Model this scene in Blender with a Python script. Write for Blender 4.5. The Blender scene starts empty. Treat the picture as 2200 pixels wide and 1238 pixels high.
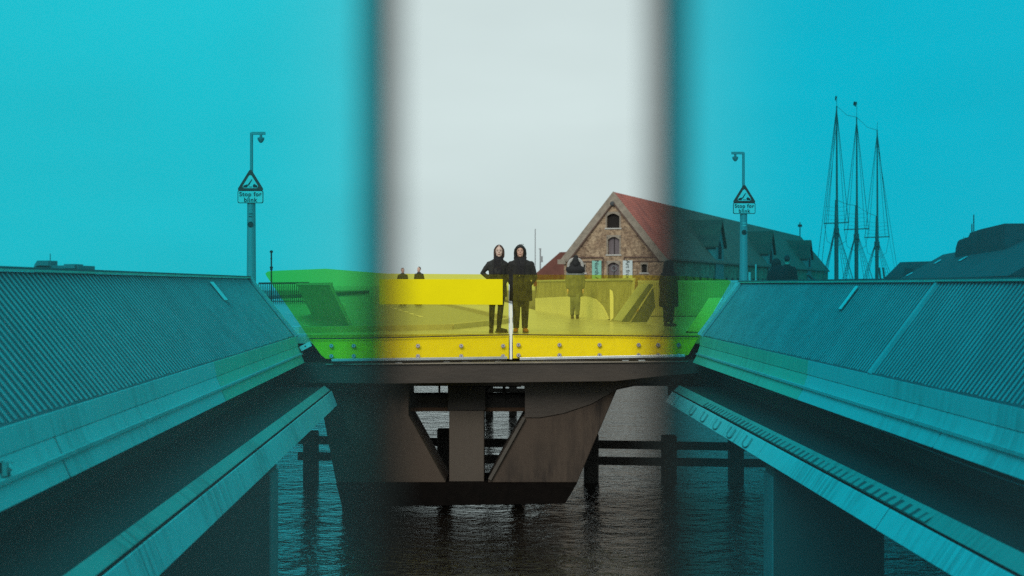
import bpy, bmesh, math, random
from mathutils import Vector, Matrix
from mathutils.noise import noise as mnoise

random.seed(7)
R = math.radians
C = bpy.context.scene.collection
SC = bpy.context.scene
H = 4.2            # camera height above the water (m)
F = 3055.6         # focal length in photograph pixels (50 mm lens)
DK = -0.94         # deck level relative to the eye

def P(px, py, Y):
    """point at real distance Y that stands at photo pixel px, py"""
    return Vector(((px - 1100) / F * Y, Y, H - (py - 612) / F * Y))

# ------------------------------------------------------------------ camera
cam = bpy.data.cameras.new('camera'); cam_o = bpy.data.objects.new('camera', cam); C.objects.link(cam_o)
cam_o.location = (0, 0, H); cam_o.rotation_euler = (R(90), 0, 0)
cam.lens = 50; cam.sensor_width = 36; cam.shift_y = -7 / 2200.0
cam.clip_start = 0.05; cam.clip_end = 6000
cam.dof.use_dof = True; cam.dof.focus_distance = 27.7; cam.dof.aperture_fstop = 2.1
SC.camera = cam_o

# ------------------------------------------------------------------ world
SUN_EL, SUN_AZ = R(32), R(197)      # azimuth measured from +Y clockwise: behind the camera, slightly left
world = bpy.data.worlds.new('World'); SC.world = world; world.use_nodes = True
nt = world.node_tree; nt.nodes.clear()
wo = nt.nodes.new('ShaderNodeOutputWorld'); bg = nt.nodes.new('ShaderNodeBackground')
sky = nt.nodes.new('ShaderNodeTexSky'); sky.sky_type = 'NISHITA'; sky.sun_disc = False
sky.sun_elevation = SUN_EL; sky.sun_rotation = SUN_AZ; sky.dust_density = 4
hs = nt.nodes.new('ShaderNodeHueSaturation'); hs.inputs['Saturation'].default_value = 0.12
mx = nt.nodes.new('ShaderNodeMix'); mx.data_type = 'RGBA'; mx.inputs['Factor'].default_value = 0.9
mx.inputs['B'].default_value = (6.6, 7.9, 7.85, 1)
tc = nt.nodes.new('ShaderNodeTexCoord'); mp = nt.nodes.new('ShaderNodeMapping'); mp.inputs['Scale'].default_value = (2.2, 2.2, 7)
nz = nt.nodes.new('ShaderNodeTexNoise'); nz.inputs['Scale'].default_value = 1.6; nz.inputs['Detail'].default_value = 4
mr = nt.nodes.new('ShaderNodeMapRange'); mr.inputs['To Min'].default_value = 0.84; mr.inputs['To Max'].default_value = 1.1
ml = nt.nodes.new('ShaderNodeVectorMath'); ml.operation = 'MULTIPLY'
nt.links.new(sky.outputs[0], hs.inputs['Color']); nt.links.new(hs.outputs[0], mx.inputs['A'])
nt.links.new(tc.outputs['Generated'], mp.inputs[0]); nt.links.new(mp.outputs[0], nz.inputs['Vector'])
nt.links.new(nz.outputs['Fac'], mr.inputs['Value']); nt.links.new(mx.outputs['Result'], ml.inputs[0])
nt.links.new(mr.outputs[0], ml.inputs[1]); nt.links.new(ml.outputs[0], bg.inputs['Color'])
bg.inputs['Strength'].default_value = 0.1
nt.links.new(bg.outputs[0], wo.inputs['Surface'])

sun = bpy.data.lights.new('sun', 'SUN'); sun.energy = 1.4; sun.angle = R(25); sun.color = (1, .96, .9)
sun_o = bpy.data.objects.new('sun', sun); C.objects.link(sun_o)
sd = Vector((math.sin(SUN_AZ) * math.cos(SUN_EL), math.cos(SUN_AZ) * math.cos(SUN_EL), math.sin(SUN_EL)))
sun_o.rotation_euler = sd.to_track_quat('Z', 'Y').to_euler(); sun_o.location = (0, -20, 40)

SC.view_settings.view_transform = 'Standard'; SC.view_settings.look = 'None'
SC.view_settings.exposure = 0; SC.view_settings.gamma = 1
SC.cycles.use_denoising = False      # the photograph has film grain
SC.cycles.transparent_max_bounces = 24
SC.cycles.max_bounces = 8
SC.cycles.caustics_reflective = False; SC.cycles.caustics_refractive = False

# ------------------------------------------------------------------ materials
def newmat(name):
    m = bpy.data.materials.new(name); m.use_nodes = True
    return m, m.node_tree, m.node_tree.nodes['Principled BSDF']

def mat(name, col, rough=.6, metal=0, var=.25, scale=3.0, bump=0.0, stretch=(1, 1, 1), col2=None, lo=.35, hi=.65, bscale=None, spec=.5):
    """principled with two scales of noise between col and col2"""
    m, t, b = newmat(name)
    N = t.nodes; L = t.links
    co = N.new('ShaderNodeTexCoord'); ma = N.new('ShaderNodeMapping'); ma.inputs['Scale'].default_value = stretch
    L.new(co.outputs['Object'], ma.inputs[0])
    n1 = N.new('ShaderNodeTexNoise'); n1.inputs['Scale'].default_value = scale; n1.inputs['Detail'].default_value = 8; n1.inputs['Roughness'].default_value = .65
    L.new(ma.outputs[0], n1.inputs['Vector'])
    r = N.new('ShaderNodeValToRGB')
    c2 = col2 if col2 else tuple(c * (1 - var) for c in col)
    r.color_ramp.elements[0].position = lo; r.color_ramp.elements[0].color = (*c2, 1)
    r.color_ramp.elements[1].position = hi; r.color_ramp.elements[1].color = (*col, 1)
    L.new(n1.outputs['Fac'], r.inputs[0]); L.new(r.outputs[0], b.inputs['Base Color'])
    b.inputs['Roughness'].default_value = rough; b.inputs['Metallic'].default_value = metal
    b.inputs['Specular IOR Level'].default_value = spec
    if bump:
        n2 = N.new('ShaderNodeTexNoise'); n2.inputs['Scale'].default_value = bscale or scale * 6; n2.inputs['Detail'].default_value = 6
        L.new(ma.outputs[0], n2.inputs['Vector'])
        bp = N.new('ShaderNodeBump'); bp.inputs['Strength'].default_value = bump; bp.inputs['Distance'].default_value = .02
        L.new(n2.outputs['Fac'], bp.inputs['Height']); L.new(bp.outputs[0], b.inputs['Normal'])
    return m

def streak_mat(name, col, dark, scale=(1, 6, .6), amount=.5, rough=.6):
    """painted metal with rain streaks running down it"""
    m, t, b = newmat(name); N = t.nodes; L = t.links
    co = N.new('ShaderNodeTexCoord')
    ma = N.new('ShaderNodeMapping'); ma.inputs['Scale'].default_value = scale
    n1 = N.new('ShaderNodeTexNoise'); n1.inputs['Scale'].default_value = 1.5; n1.inputs['Detail'].default_value = 7; n1.inputs['Roughness'].default_value = .7
    n2 = N.new('ShaderNodeTexNoise'); n2.inputs['Scale'].default_value = .5; n2.inputs['Detail'].default_value = 3
    n3 = N.new('ShaderNodeTexNoise'); n3.inputs['Scale'].default_value = 7; n3.inputs['Detail'].default_value = 8
    L.new(co.outputs['Object'], ma.inputs[0]); L.new(ma.outputs[0], n1.inputs['Vector']); L.new(co.outputs['Object'], n2.inputs['Vector']); L.new(co.outputs['Object'], n3.inputs['Vector'])
    r1 = N.new('ShaderNodeValToRGB'); r1.color_ramp.elements[0].position = .42; r1.color_ramp.elements[1].position = .66
    r2 = N.new('ShaderNodeValToRGB'); r2.color_ramp.elements[0].position = .4; r2.color_ramp.elements[1].position = .65
    L.new(n1.outputs['Fac'], r1.inputs[0]); L.new(n2.outputs['Fac'], r2.inputs[0])
    mu = N.new('ShaderNodeMath'); mu.operation = 'MULTIPLY'; L.new(r1.outputs[0], mu.inputs[0]); L.new(r2.outputs[0], mu.inputs[1])
    m2 = N.new('ShaderNodeMath'); m2.operation = 'MULTIPLY_ADD'; L.new(mu.outputs[0], m2.inputs[0]); m2.inputs[1].default_value = amount
    m3 = N.new('ShaderNodeMath'); m3.operation = 'MULTIPLY'; L.new(n3.outputs['Fac'], m3.inputs[0]); m3.inputs[1].default_value = .3
    L.new(m3.outputs[0], m2.inputs[2])
    mi = N.new('ShaderNodeMix'); mi.data_type = 'RGBA'; mi.inputs['A'].default_value = (*col, 1); mi.inputs['B'].default_value = (*dark, 1)
    L.new(m2.outputs[0], mi.inputs['Factor']); L.new(mi.outputs['Result'], b.inputs['Base Color'])
    b.inputs['Roughness'].default_value = rough
    return m

def glass(name, tint, veil, veil_col, gloss=.02, streak=None, edge=None):
    """coloured laminated glass: each face tints what is behind it; a film of dried rain scatters a little light"""
    m, t, b = newmat(name); N = t.nodes; L = t.links
    N.remove(b); out = N['Material Output']
    tr = N.new('ShaderNodeBsdfTransparent'); di = N.new('ShaderNodeBsdfDiffuse'); tl = N.new('ShaderNodeBsdfTranslucent'); gl = N.new('ShaderNodeBsdfGlossy')
    st = tuple(math.sqrt(max(c, 0)) for c in tint)
    tr.inputs['Color'].default_value = (*st, 1)
    di.inputs['Color'].default_value = (*veil_col, 1); tl.inputs['Color'].default_value = (*veil_col, 1)
    gl.inputs['Roughness'].default_value = .03
    a = N.new('ShaderNodeMixShader'); L.new(di.outputs[0], a.inputs[1]); L.new(tl.outputs[0], a.inputs[2])
    v = N.new('ShaderNodeMixShader'); L.new(tr.outputs[0], v.inputs[1]); L.new(a.outputs[0], v.inputs[2])
    co = N.new('ShaderNodeTexCoord'); ma = N.new('ShaderNodeMapping')
    ma.inputs['Scale'].default_value = streak or (2, 2, 2)
    n = N.new('ShaderNodeTexNoise'); n.inputs['Scale'].default_value = 2; n.inputs['Detail'].default_value = 6; n.inputs['Roughness'].default_value = .6
    L.new(co.outputs['Object'], ma.inputs[0]); L.new(ma.outputs[0], n.inputs['Vector'])
    mr = N.new('ShaderNodeMapRange'); mr.inputs['From Min'].default_value = .35; mr.inputs['From Max'].default_value = .7
    mr.inputs['To Min'].default_value = veil * .35; mr.inputs['To Max'].default_value = veil * 2.2
    L.new(n.outputs['Fac'], mr.inputs['Value']); L.new(mr.outputs[0], v.inputs[0])
    g = N.new('ShaderNodeMixShader'); g.inputs[0].default_value = gloss
    L.new(v.outputs[0], g.inputs[1]); L.new(gl.outputs[0], g.inputs[2]); L.new(g.outputs[0], out.inputs['Surface'])
    if edge:      # haze and glare near the free edge, put into a paler tint
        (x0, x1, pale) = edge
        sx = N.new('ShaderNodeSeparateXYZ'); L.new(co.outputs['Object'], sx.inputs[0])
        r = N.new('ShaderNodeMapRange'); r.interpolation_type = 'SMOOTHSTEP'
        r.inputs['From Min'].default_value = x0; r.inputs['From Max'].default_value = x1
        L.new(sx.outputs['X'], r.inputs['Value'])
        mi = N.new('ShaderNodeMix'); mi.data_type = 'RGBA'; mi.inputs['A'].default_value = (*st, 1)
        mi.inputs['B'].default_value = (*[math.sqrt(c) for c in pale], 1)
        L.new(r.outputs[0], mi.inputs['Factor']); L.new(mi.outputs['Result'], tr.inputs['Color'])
    return m

M = {}
M['ledge'] = streak_mat('light_grey_paint', (.62, .66, .64), (.32, .33, .31), (.6, 5, .6), .55)
M['ledge_green'] = streak_mat('weathered_cream_paint', (.36, .60, .42), (.20, .34, .24), (.6, 5, .6), .5)
M['beam_side'] = streak_mat('stained_grey_paint', (.74, .77, .75), (.16, .17, .16), (.8, 9, .5), .8)
M['beam_top'] = streak_mat('shaded_green_paint', (.36, .42, .36), (.12, .14, .12), (.8, 7, .5), .8)  # ledge shade put into the top plate's darker green, with rain streaks
M['joint'] = mat('dark_joint', (.03, .03, .03), .8)
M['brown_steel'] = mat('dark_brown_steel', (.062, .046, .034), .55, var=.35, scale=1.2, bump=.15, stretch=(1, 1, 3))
M['girder_dark'] = mat('blackish_brown_paint', (.016, .013, .011), .8, var=.45, scale=1.2, bump=.15)  # near-black brown for the girder core and the recess below the ledges
M['soffit'] = mat('blackish_steel', (.022, .018, .015), .8, var=.4, scale=2)  # near-black brown for soffits, column head, crossbeam and pipes
M['slat'] = mat('aluminium_slat', (.44, .50, .50), .5, .0, var=.25, scale=2)
M['slat_back'] = mat('parapet_backing', (.095, .125, .137), .6, .0, var=.4, scale=.8)
M['far_back'] = mat('far_wall_panel', (.50, .50, .42), .6, var=.3)
M['far_slat'] = mat('grey_far_slat', (.42, .43, .36), .5, var=.3, scale=2)
M['rail'] = mat('brushed_aluminium', (.62, .64, .62), .35, .6, var=.2, scale=5)
M['clip'] = mat('painted_clip', (.33, .36, .34), .6)
M['stain'] = mat('stained_metal', (.12, .14, .13), .8, var=.5, scale=3)
def stripes_mat():
    m, t, b = newmat('rain_stained_slots'); N = t.nodes; L = t.links
    co = N.new('ShaderNodeTexCoord'); w = N.new('ShaderNodeTexWave'); w.bands_direction = 'Y'; w.inputs['Scale'].default_value = 1.35; w.inputs['Distortion'].default_value = 5.0; w.inputs['Detail'].default_value = 3
    n = N.new('ShaderNodeTexNoise'); n.inputs['Scale'].default_value = 1.1; n.inputs['Detail'].default_value = 5
    L.new(co.outputs['Object'], w.inputs['Vector']); L.new(co.outputs['Object'], n.inputs['Vector'])
    mu = N.new('ShaderNodeMath'); mu.operation = 'MULTIPLY'; L.new(w.outputs['Fac'], mu.inputs[0]); L.new(n.outputs['Fac'], mu.inputs[1])
    r = N.new('ShaderNodeValToRGB'); r.color_ramp.elements[0].position = .2; r.color_ramp.elements[0].color = (.30, .36, .31, 1)
    r.color_ramp.elements[1].position = .42; r.color_ramp.elements[1].color = (.06, .075, .07, 1)
    L.new(mu.outputs[0], r.inputs[0]); L.new(r.outputs[0], b.inputs['Base Color']); b.inputs['Roughness'].default_value = .7
    return m
M['stripes'] = stripes_mat()
M['white'] = mat('white_paint', (.78, .78, .75), .5, var=.12, scale=8)
M['bolt'] = mat('bolt_steel', (.30, .27, .25), .45, .4, var=.3, scale=60)
M['bolt_dark'] = mat('bolt_socket', (.06, .05, .05), .6)
M['dark'] = mat('black_rubber', (.02, .02, .02), .6)
M['edge'] = mat('dark_edge_trim', (.010, .014, .014), .8, spec=.1)
M['asphalt'] = mat('wet_asphalt', (.30, .30, .28), .3, var=.35, scale=6, bump=.2)
M['paving'] = mat('pale_deck_coating', (.60, .60, .56), .25, var=.3, scale=2.5, bump=.1)
M['kerb'] = mat('kerb_stone', (.55, .54, .5), .6, var=.2)
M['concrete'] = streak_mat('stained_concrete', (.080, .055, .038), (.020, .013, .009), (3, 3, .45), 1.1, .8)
M['algae'] = mat('wet_algae', (.006, .004, .003), .8, var=.5, scale=6, bump=.6, spec=.1)
M['timber'] = mat('wet_dark_timber', (.035, .028, .022), .6, var=.5, scale=4, bump=.5, stretch=(4, 4, .6))
M['post_grey'] = mat('grey_galvanised', (.30, .32, .33), .5, .2, var=.15, scale=3)
M['red'] = mat('sign_red', (.45, .03, .02), .4)
M['black'] = mat('black_paint', (.012, .012, .012), .4)
M['skirt'] = streak_mat('yellow_backing', (.95, .92, .006), (.70, .62, .02), (2.2, 2, .5), .55, .4)
M['yellow_board'] = mat('yellow_board', (.80, .66, .0), .6, var=.05, scale=1.5, spec=.08)
M['light_panel'] = mat('light_curved_panel', (.88, .88, .82), .3, var=.12, scale=.8)
M['hull'] = mat('tarred_hull', (.03, .03, .03), .5)
M['mast'] = mat('hazed_mast_wood', (.13, .12, .11), .6)  # distance haze put into the colour: lighter, greyer wood
M['rope'] = mat('rope', (.12, .12, .12), .9)
M['slate'] = mat('dark_slate', (.06, .07, .075), .7, var=.4, scale=.8, bump=.3)
M['brownwall'] = mat('brown_brick', (.14, .08, .06), .8, var=.4, scale=1.5)
M['skylight'] = mat('skylight_glass', (.6, .65, .68), .15, spec=1)
M['farstone'] = mat('far_render', (.22, .24, .25), .8)
M['ground'] = mat('quay_paving', (.22, .21, .19), .8)
M['shutter'] = mat('grey_shutter', (.16, .13, .14), .6, var=.4, scale=2, stretch=(6, 6, .5))
M['opening'] = mat('dark_interior', (.012, .009, .007), .9)
M['trim'] = mat('grey_render_trim', (.33, .28, .22), .8, var=.35, scale=2)
M['banner_teal'] = mat('teal_banner', (.22, .50, .42), .6, var=.06)
M['banner_pale'] = mat('pale_banner', (.52, .60, .60), .6, var=.06)
M['ink'] = mat('banner_ink', (.03, .06, .06), .6)
M['annex'] = mat('annex_tile', (.20, .075, .055), .8, var=.35, scale=.6)
M['pale_dormer'] = mat('pale_green_dormer', (.17, .21, .20), .7)

def brick_mat():
    m, t, b = newmat('weathered_yellow_brick'); N = t.nodes; L = t.links
    co = N.new('ShaderNodeTexCoord'); ma = N.new('ShaderNodeMapping'); ma.inputs['Rotation'].default_value = (R(90), 0, 0)
    L.new(co.outputs['Object'], ma.inputs[0])
    br = N.new('ShaderNodeTexBrick'); br.inputs['Scale'].default_value = 1.0
    br.inputs['Brick Width'].default_value = .34; br.inputs['Row Height'].default_value = .13; br.inputs['Mortar Size'].default_value = .015
    br.inputs['Color1'].default_value = (.42, .29, .18, 1); br.inputs['Color2'].default_value = (.17, .105, .065, 1); br.inputs['Mortar'].default_value = (.36, .32, .26, 1)
    L.new(ma.outputs[0], br.inputs['Vector'])
    n1 = N.new('ShaderNodeTexNoise'); n1.inputs['Scale'].default_value = .55; n1.inputs['Detail'].default_value = 9; n1.inputs['Roughness'].default_value = .75
    n2 = N.new('ShaderNodeTexNoise'); n2.inputs['Scale'].default_value = 3.4; n2.inputs['Detail'].default_value = 4; n2.inputs['Roughness'].default_value = .8
    L.new(co.outputs['Object'], n1.inputs['Vector']); L.new(co.outputs['Object'], n2.inputs['Vector'])
    r = N.new('ShaderNodeValToRGB'); r.color_ramp.elements[0].position = .42; r.color_ramp.elements[0].color = (.19, .115, .075, 1)
    r.color_ramp.elements[1].position = .58; r.color_ramp.elements[1].color = (.56, .43, .29, 1)
    L.new(n1.outputs['Fac'], r.inputs[0])
    r2 = N.new('ShaderNodeValToRGB'); r2.color_ramp.elements[0].position = .38; r2.color_ramp.elements[0].color = (.35, .28, .22, 1)
    r2.color_ramp.elements[1].position = .55; r2.color_ramp.elements[1].color = (1.15, 1.12, 1.05, 1)
    L.new(n2.outputs['Fac'], r2.inputs[0])
    mi = N.new('ShaderNodeMix'); mi.data_type = 'RGBA'; mi.inputs['Factor'].default_value = .42
    L.new(br.outputs['Color'], mi.inputs['A']); L.new(r.outputs[0], mi.inputs['B'])
    mu = N.new('ShaderNodeMix'); mu.data_type = 'RGBA'; mu.blend_type = 'MULTIPLY'; mu.inputs['Factor'].default_value = .8
    L.new(mi.outputs['Result'], mu.inputs['A']); L.new(r2.outputs[0], mu.inputs['B'])
    L.new(mu.outputs['Result'], b.inputs['Base Color']); b.inputs['Roughness'].default_value = .9
    return m
M['brick'] = brick_mat()

def tile_mat(name, c1, c2):
    m, t, b = newmat(name); N = t.nodes; L = t.links
    co = N.new('ShaderNodeTexCoord')
    w = N.new('ShaderNodeTexWave'); w.wave_type = 'BANDS'; w.bands_direction = 'Z'; w.inputs['Scale'].default_value = 1.3; w.inputs['Distortion'].default_value = .8; w.inputs['Detail'].default_value = 2
    n = N.new('ShaderNodeTexNoise'); n.inputs['Scale'].default_value = .5; n.inputs['Detail'].default_value = 8; n.inputs['Roughness'].default_value = .7
    L.new(co.outputs['Object'], w.inputs['Vector']); L.new(co.outputs['Object'], n.inputs['Vector'])
    r = N.new('ShaderNodeValToRGB'); r.color_ramp.elements[0].position = .35; r.color_ramp.elements[0].color = (*c2, 1)
    r.color_ramp.elements[1].position = .65; r.color_ramp.elements[1].color = (*c1, 1)
    L.new(n.outputs['Fac'], r.inputs[0])
    mi = N.new('ShaderNodeMix'); mi.data_type = 'RGBA'; mi.blend_type = 'MULTIPLY'; mi.inputs['Factor'].default_value = .35
    L.new(r.outputs[0], mi.inputs['A']); L.new(w.outputs['Color'], mi.inputs['B'])
    L.new(mi.outputs['Result'], b.inputs['Base Color']); b.inputs['Roughness'].default_value = .8
    bp = N.new('ShaderNodeBump'); bp.inputs['Strength'].default_value = .4; bp.inputs['Distance'].default_value = .1
    L.new(w.outputs['Fac'], bp.inputs['Height']); L.new(bp.outputs[0], b.inputs['Normal'])
    return m
M['tile'] = tile_mat('red_clay_tile', (.58, .145, .095), (.32, .085, .065))
M['tile_old'] = tile_mat('brown_clay_tile', (.21, .09, .06), (.12, .05, .04))

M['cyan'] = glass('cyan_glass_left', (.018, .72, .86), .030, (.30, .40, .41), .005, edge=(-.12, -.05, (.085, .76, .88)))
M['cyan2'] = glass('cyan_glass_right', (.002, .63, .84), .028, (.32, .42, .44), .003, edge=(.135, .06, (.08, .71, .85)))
M['yglass'] = glass('yellow_glass', (.93, .82, .13), .026, (.85, .78, .10), .012, streak=(9, 9, .7))

# ------------------------------------------------------------------ mesh helpers
class MB:
    def __init__(s): s.v = []; s.f = []; s.m = []
    def add(s, vs, fs, mi=0):
        o = len(s.v); s.v += [Vector(v) for v in vs]; s.f += [tuple(i + o for i in f) for f in fs]; s.m += [mi] * len(fs)
        return s
    def box(s, c, d, rot=None, mi=0):
        x, y, z = d[0] / 2, d[1] / 2, d[2] / 2
        vs = [Vector((a * x, b * y, e * z)) for a in (-1, 1) for b in (-1, 1) for e in (-1, 1)]
        if rot is not None: vs = [rot @ v for v in vs]
        vs = [v + Vector(c) for v in vs]
        return s.add(vs, [(0, 1, 3, 2), (4, 6, 7, 5), (0, 4, 5, 1), (2, 3, 7, 6), (0, 2, 6, 4), (1, 5, 7, 3)], mi)
    def prism(s, poly, off, mi=0):
        """closed solid: polygon of 3-D points and the same moved by off"""
        n = len(poly); off = Vector(off)
        vs = [Vector(p) for p in poly] + [Vector(p) + off for p in poly]
        fs = [tuple(range(n)), tuple(range(2 * n - 1, n - 1, -1))] + [(i, i + n, (i + 1) % n + n, (i + 1) % n) for i in range(n)]
        return s.add(vs, fs, mi)
    def beam(s, a, b, w, h, mi=0, up=(0, 0, 1)):
        a = Vector(a); b = Vector(b); d = (b - a); L = d.length; d.normalize(); up = Vector(up)
        x = d.cross(up)
        if x.length < 1e-4: x = d.cross(Vector((0, 1, 0)))
        x.normalize(); z = x.cross(d)
        vs = []
        for p in (a, b):
            for (i, j) in ((-1, -1), (1, -1), (1, 1), (-1, 1)): vs.append(p + x * i * w / 2 + z * j * h / 2)
        return s.add(vs, [(0, 1, 2, 3), (7, 6, 5, 4), (0, 4, 5, 1), (1, 5, 6, 2), (2, 6, 7, 3), (3, 7, 4, 0)], mi)
    def tube(s, pts, rad, n=10, mi=0, flat=1.0):
        pts = [Vector(p) for p in pts]
        if not hasattr(rad, '__len__'): rad = [rad] * len(pts)
        o = len(s.v); prev = None
        for i, p in enumerate(pts):
            a = pts[max(i - 1, 0)]; b = pts[min(i + 1, len(pts) - 1)]; d = (b - a).normalized()
            ref = Vector((0, 1, 0)) if abs(d.y) < .9 else Vector((1, 0, 0))
            x = d.cross(ref).normalized(); y = d.cross(x)
            for k in range(n):
                t = 2 * math.pi * k / n; s.v.append(p + (x * math.cos(t) + y * math.sin(t) * flat) * rad[i])
        for i in range(len(pts) - 1):
            for k in range(n):
                s.f.append((o + i * n + k, o + i * n + (k + 1) % n, o + (i + 1) * n + (k + 1) % n, o + (i + 1) * n + k)); s.m.append(mi)
        s.f.append(tuple(o + k for k in range(n))[::-1]); s.m.append(mi)
        s.f.append(tuple(o + (len(pts) - 1) * n + k for k in range(n))); s.m.append(mi)
        return s
    def rings(s, rs, n=24, mi=0):
        """rs: list of (cx, cy, z, rx, ry)"""
        o = len(s.v)
        for (cx, cy, z, rx, ry) in rs:
            for k in range(n):
                t = 2 * math.pi * k / n; s.v.append(Vector((cx + rx * math.cos(t), cy + ry * math.sin(t), z)))
        for i in range(len(rs) - 1):
            for k in range(n):
                s.f.append((o + i * n + k, o + i * n + (k + 1) % n, o + (i + 1) * n + (k + 1) % n, o + (i + 1) * n + k)); s.m.append(mi)
        s.f.append(tuple(o + k for k in range(n))[::-1]); s.m.append(mi)
        s.f.append(tuple(o + (len(rs) - 1) * n + k for k in range(n))); s.m.append(mi)
        return s
    def ball(s, c, r, n=14, mi=0, rot=None):
        if not hasattr(r, '__len__'): r = (r, r, r)
        o = len(s.v); m = n // 2; c = Vector(c)
        for i in range(1, m):
            a = math.pi * i / m
            for k in range(n):
                t = 2 * math.pi * k / n
                v = Vector((r[0] * math.sin(a) * math.cos(t), r[1] * math.sin(a) * math.sin(t), r[2] * math.cos(a)))
                s.v.append(c + (rot @ v if rot is not None else v))
        tp = Vector((0, 0, r[2])); bt = -tp
        if rot is not None: tp = rot @ tp; bt = rot @ bt
        s.v.append(c + tp); s.v.append(c + bt); T = len(s.v) - 2; B = T + 1
        for i in range(m - 2):
            for k in range(n):
                s.f.append((o + i * n + k, o + (i + 1) * n + k, o + (i + 1) * n + (k + 1) % n, o + i * n + (k + 1) % n)); s.m.append(mi)
        for k in range(n):
            s.f.append((T, o + k, o + (k + 1) % n)); s.m.append(mi)
            s.f.append((B, o + (m - 2) * n + (k + 1) % n, o + (m - 2) * n + k)); s.m.append(mi)
        return s
    def mesh(s, name, origin=(0, 0, 0)):
        me = bpy.data.meshes.new(name); og = Vector(origin)
        me.from_pydata([tuple(v - og) for v in s.v], [], s.f)
        me.polygons.foreach_set('material_index', s.m); me.update()
        bm = bmesh.new(); bm.from_mesh(me); bmesh.ops.recalc_face_normals(bm, faces=bm.faces); bm.to_mesh(me); bm.free()
        return me
    def build(s, name, mats, parent=None, smooth=False, origin=None, bevel=0, voxel=0, sm=0):
        """origin: world point that becomes the object's origin (parts use their parent's)"""
        og = Vector(origin) if origin is not None else (parent_loc(parent) if parent else Vector((0, 0, 0)))
        me = s.mesh(name, og)
        for k in (mats if isinstance(mats, (list, tuple)) else [mats]): me.materials.append(M[k] if isinstance(k, str) else k)
        o = bpy.data.objects.new(name, me); C.objects.link(o)
        if parent: o.parent = parent; o.location = og - parent_loc(parent)
        else: o.location = og
        if voxel:
            r = o.modifiers.new('r', 'REMESH'); r.mode = 'VOXEL'; r.voxel_size = voxel
            if sm: q = o.modifiers.new('s', 'SMOOTH'); q.iterations = sm; q.factor = .5
            dg = bpy.context.evaluated_depsgraph_get(); dg.update()
            nm = bpy.data.meshes.new_from_object(o.evaluated_get(dg)); o.modifiers.clear(); o.data = nm; nm.name = name
            smooth = True
        if bevel:
            b = o.modifiers.new('b', 'BEVEL'); b.width = bevel; b.segments = 2; b.limit_method = 'ANGLE'
        if smooth: o.data.polygons.foreach_set('use_smooth', [True] * len(o.data.polygons))
        return o

def parent_loc(o):
    v = Vector((0, 0, 0))
    while o: v += o.location; o = o.parent
    return v

def thing(name, label, cat, loc, group=None):
    o = bpy.data.objects.new(name, None); C.objects.link(o); o.location = loc
    o['label'] = label; o['category'] = cat
    if group: o['group'] = group
    return o
def tag(o, label, cat, group=None):
    o['label'] = label; o['category'] = cat
    if group: o['group'] = group
    return o
def struct(o, kind='structure'): o['kind'] = kind; return o

def text_mesh(txt, size, spacing=1.0):
    cu = bpy.data.curves.new('txt', 'FONT'); cu.body = txt; cu.size = size; cu.align_x = 'CENTER'; cu.align_y = 'CENTER'
    cu.extrude = .004; cu.space_line = .95; cu.space_character = spacing; cu.offset = size * .012
    o = bpy.data.objects.new('txt', cu); C.objects.link(o)
    dg = bpy.context.evaluated_depsgraph_get(); dg.update()
    me = bpy.data.meshes.new_from_object(o.evaluated_get(dg)); bpy.data.objects.remove(o)
    return me

# ------------------------------------------------------------------ water, ground
def water():
    m, t, b = newmat('harbour_water'); N = t.nodes; L = t.links
    b.inputs['Base Color'].default_value = (.003, .002, .0012, 1); b.inputs['Roughness'].default_value = .06; b.inputs['IOR'].default_value = 1.33; b.inputs['Specular Tint'].default_value = (1, .93, .85, 1)
    co = N.new('ShaderNodeTexCoord'); last = None
    for (sx, sy, sc, dist, st, rot) in ((.8, 1.0, .6, .17, 1.0, 8), (1.0, 1.25, 1.9, .10, 1.0, -20), (1, 1.2, 5.5, .045, 1.0, 25)):
        ma = N.new('ShaderNodeMapping'); ma.inputs['Scale'].default_value = (sx, sy, 1); ma.inputs['Rotation'].default_value = (0, 0, R(rot))
        n = N.new('ShaderNodeTexNoise'); n.inputs['Scale'].default_value = sc; n.inputs['Detail'].default_value = 4; n.inputs['Roughness'].default_value = .55
        n.inputs['Distortion'].default_value = .4
        L.new(co.outputs['Object'], ma.inputs[0]); L.new(ma.outputs[0], n.inputs['Vector'])
        bp = N.new('ShaderNodeBump'); bp.inputs['Strength'].default_value = st; bp.inputs['Distance'].default_value = dist
        L.new(n.outputs['Fac'], bp.inputs['Height'])
        if last: L.new(last.outputs[0], bp.inputs['Normal'])
        last = bp
    L.new(last.outputs[0], b.inputs['Normal'])
    mb = MB(); mb.add([(-3000, -300, 0), (3000, -300, 0), (3000, 5000, 0), (-3000, 5000, 0)], [(0, 1, 2, 3)])
    o = mb.build('water', m); struct(o)
water()
for nm, pts in (('quay', [(2, 118), (400, 60), (400, 700), (-10, 700)]), ('quay', [(-400, 285), (-60, 290), (-70, 700), (-400, 700)])):
    mb = MB(); mb.prism([(x, y, -1) for x, y in pts], (0, 0, 2.4)); struct(mb.build(nm, 'ground'))

# ------------------------------------------------------------------ bridge deck
ZD = H + DK
deckpoly = [(-9.6, .9), (-3.35 - .034 * .9, .9), (-4.22, 26.6), (0, 27.12), (3.52, 26.6), (4.22, .9), (10.3, .9), (12.5, 30), (12.6, 42), (3.75, 42), (2.95, 35.5), (.87, 52), (.2, 66), (-2.2, 112), (-15, 112), (-16, 75), (-10.2, 40)]
mb = MB(); mb.prism([(x, y, ZD - .16) for x, y in deckpoly], (0, 0, .16)); struct(mb.build('bridge_deck', 'paving'))
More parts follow.
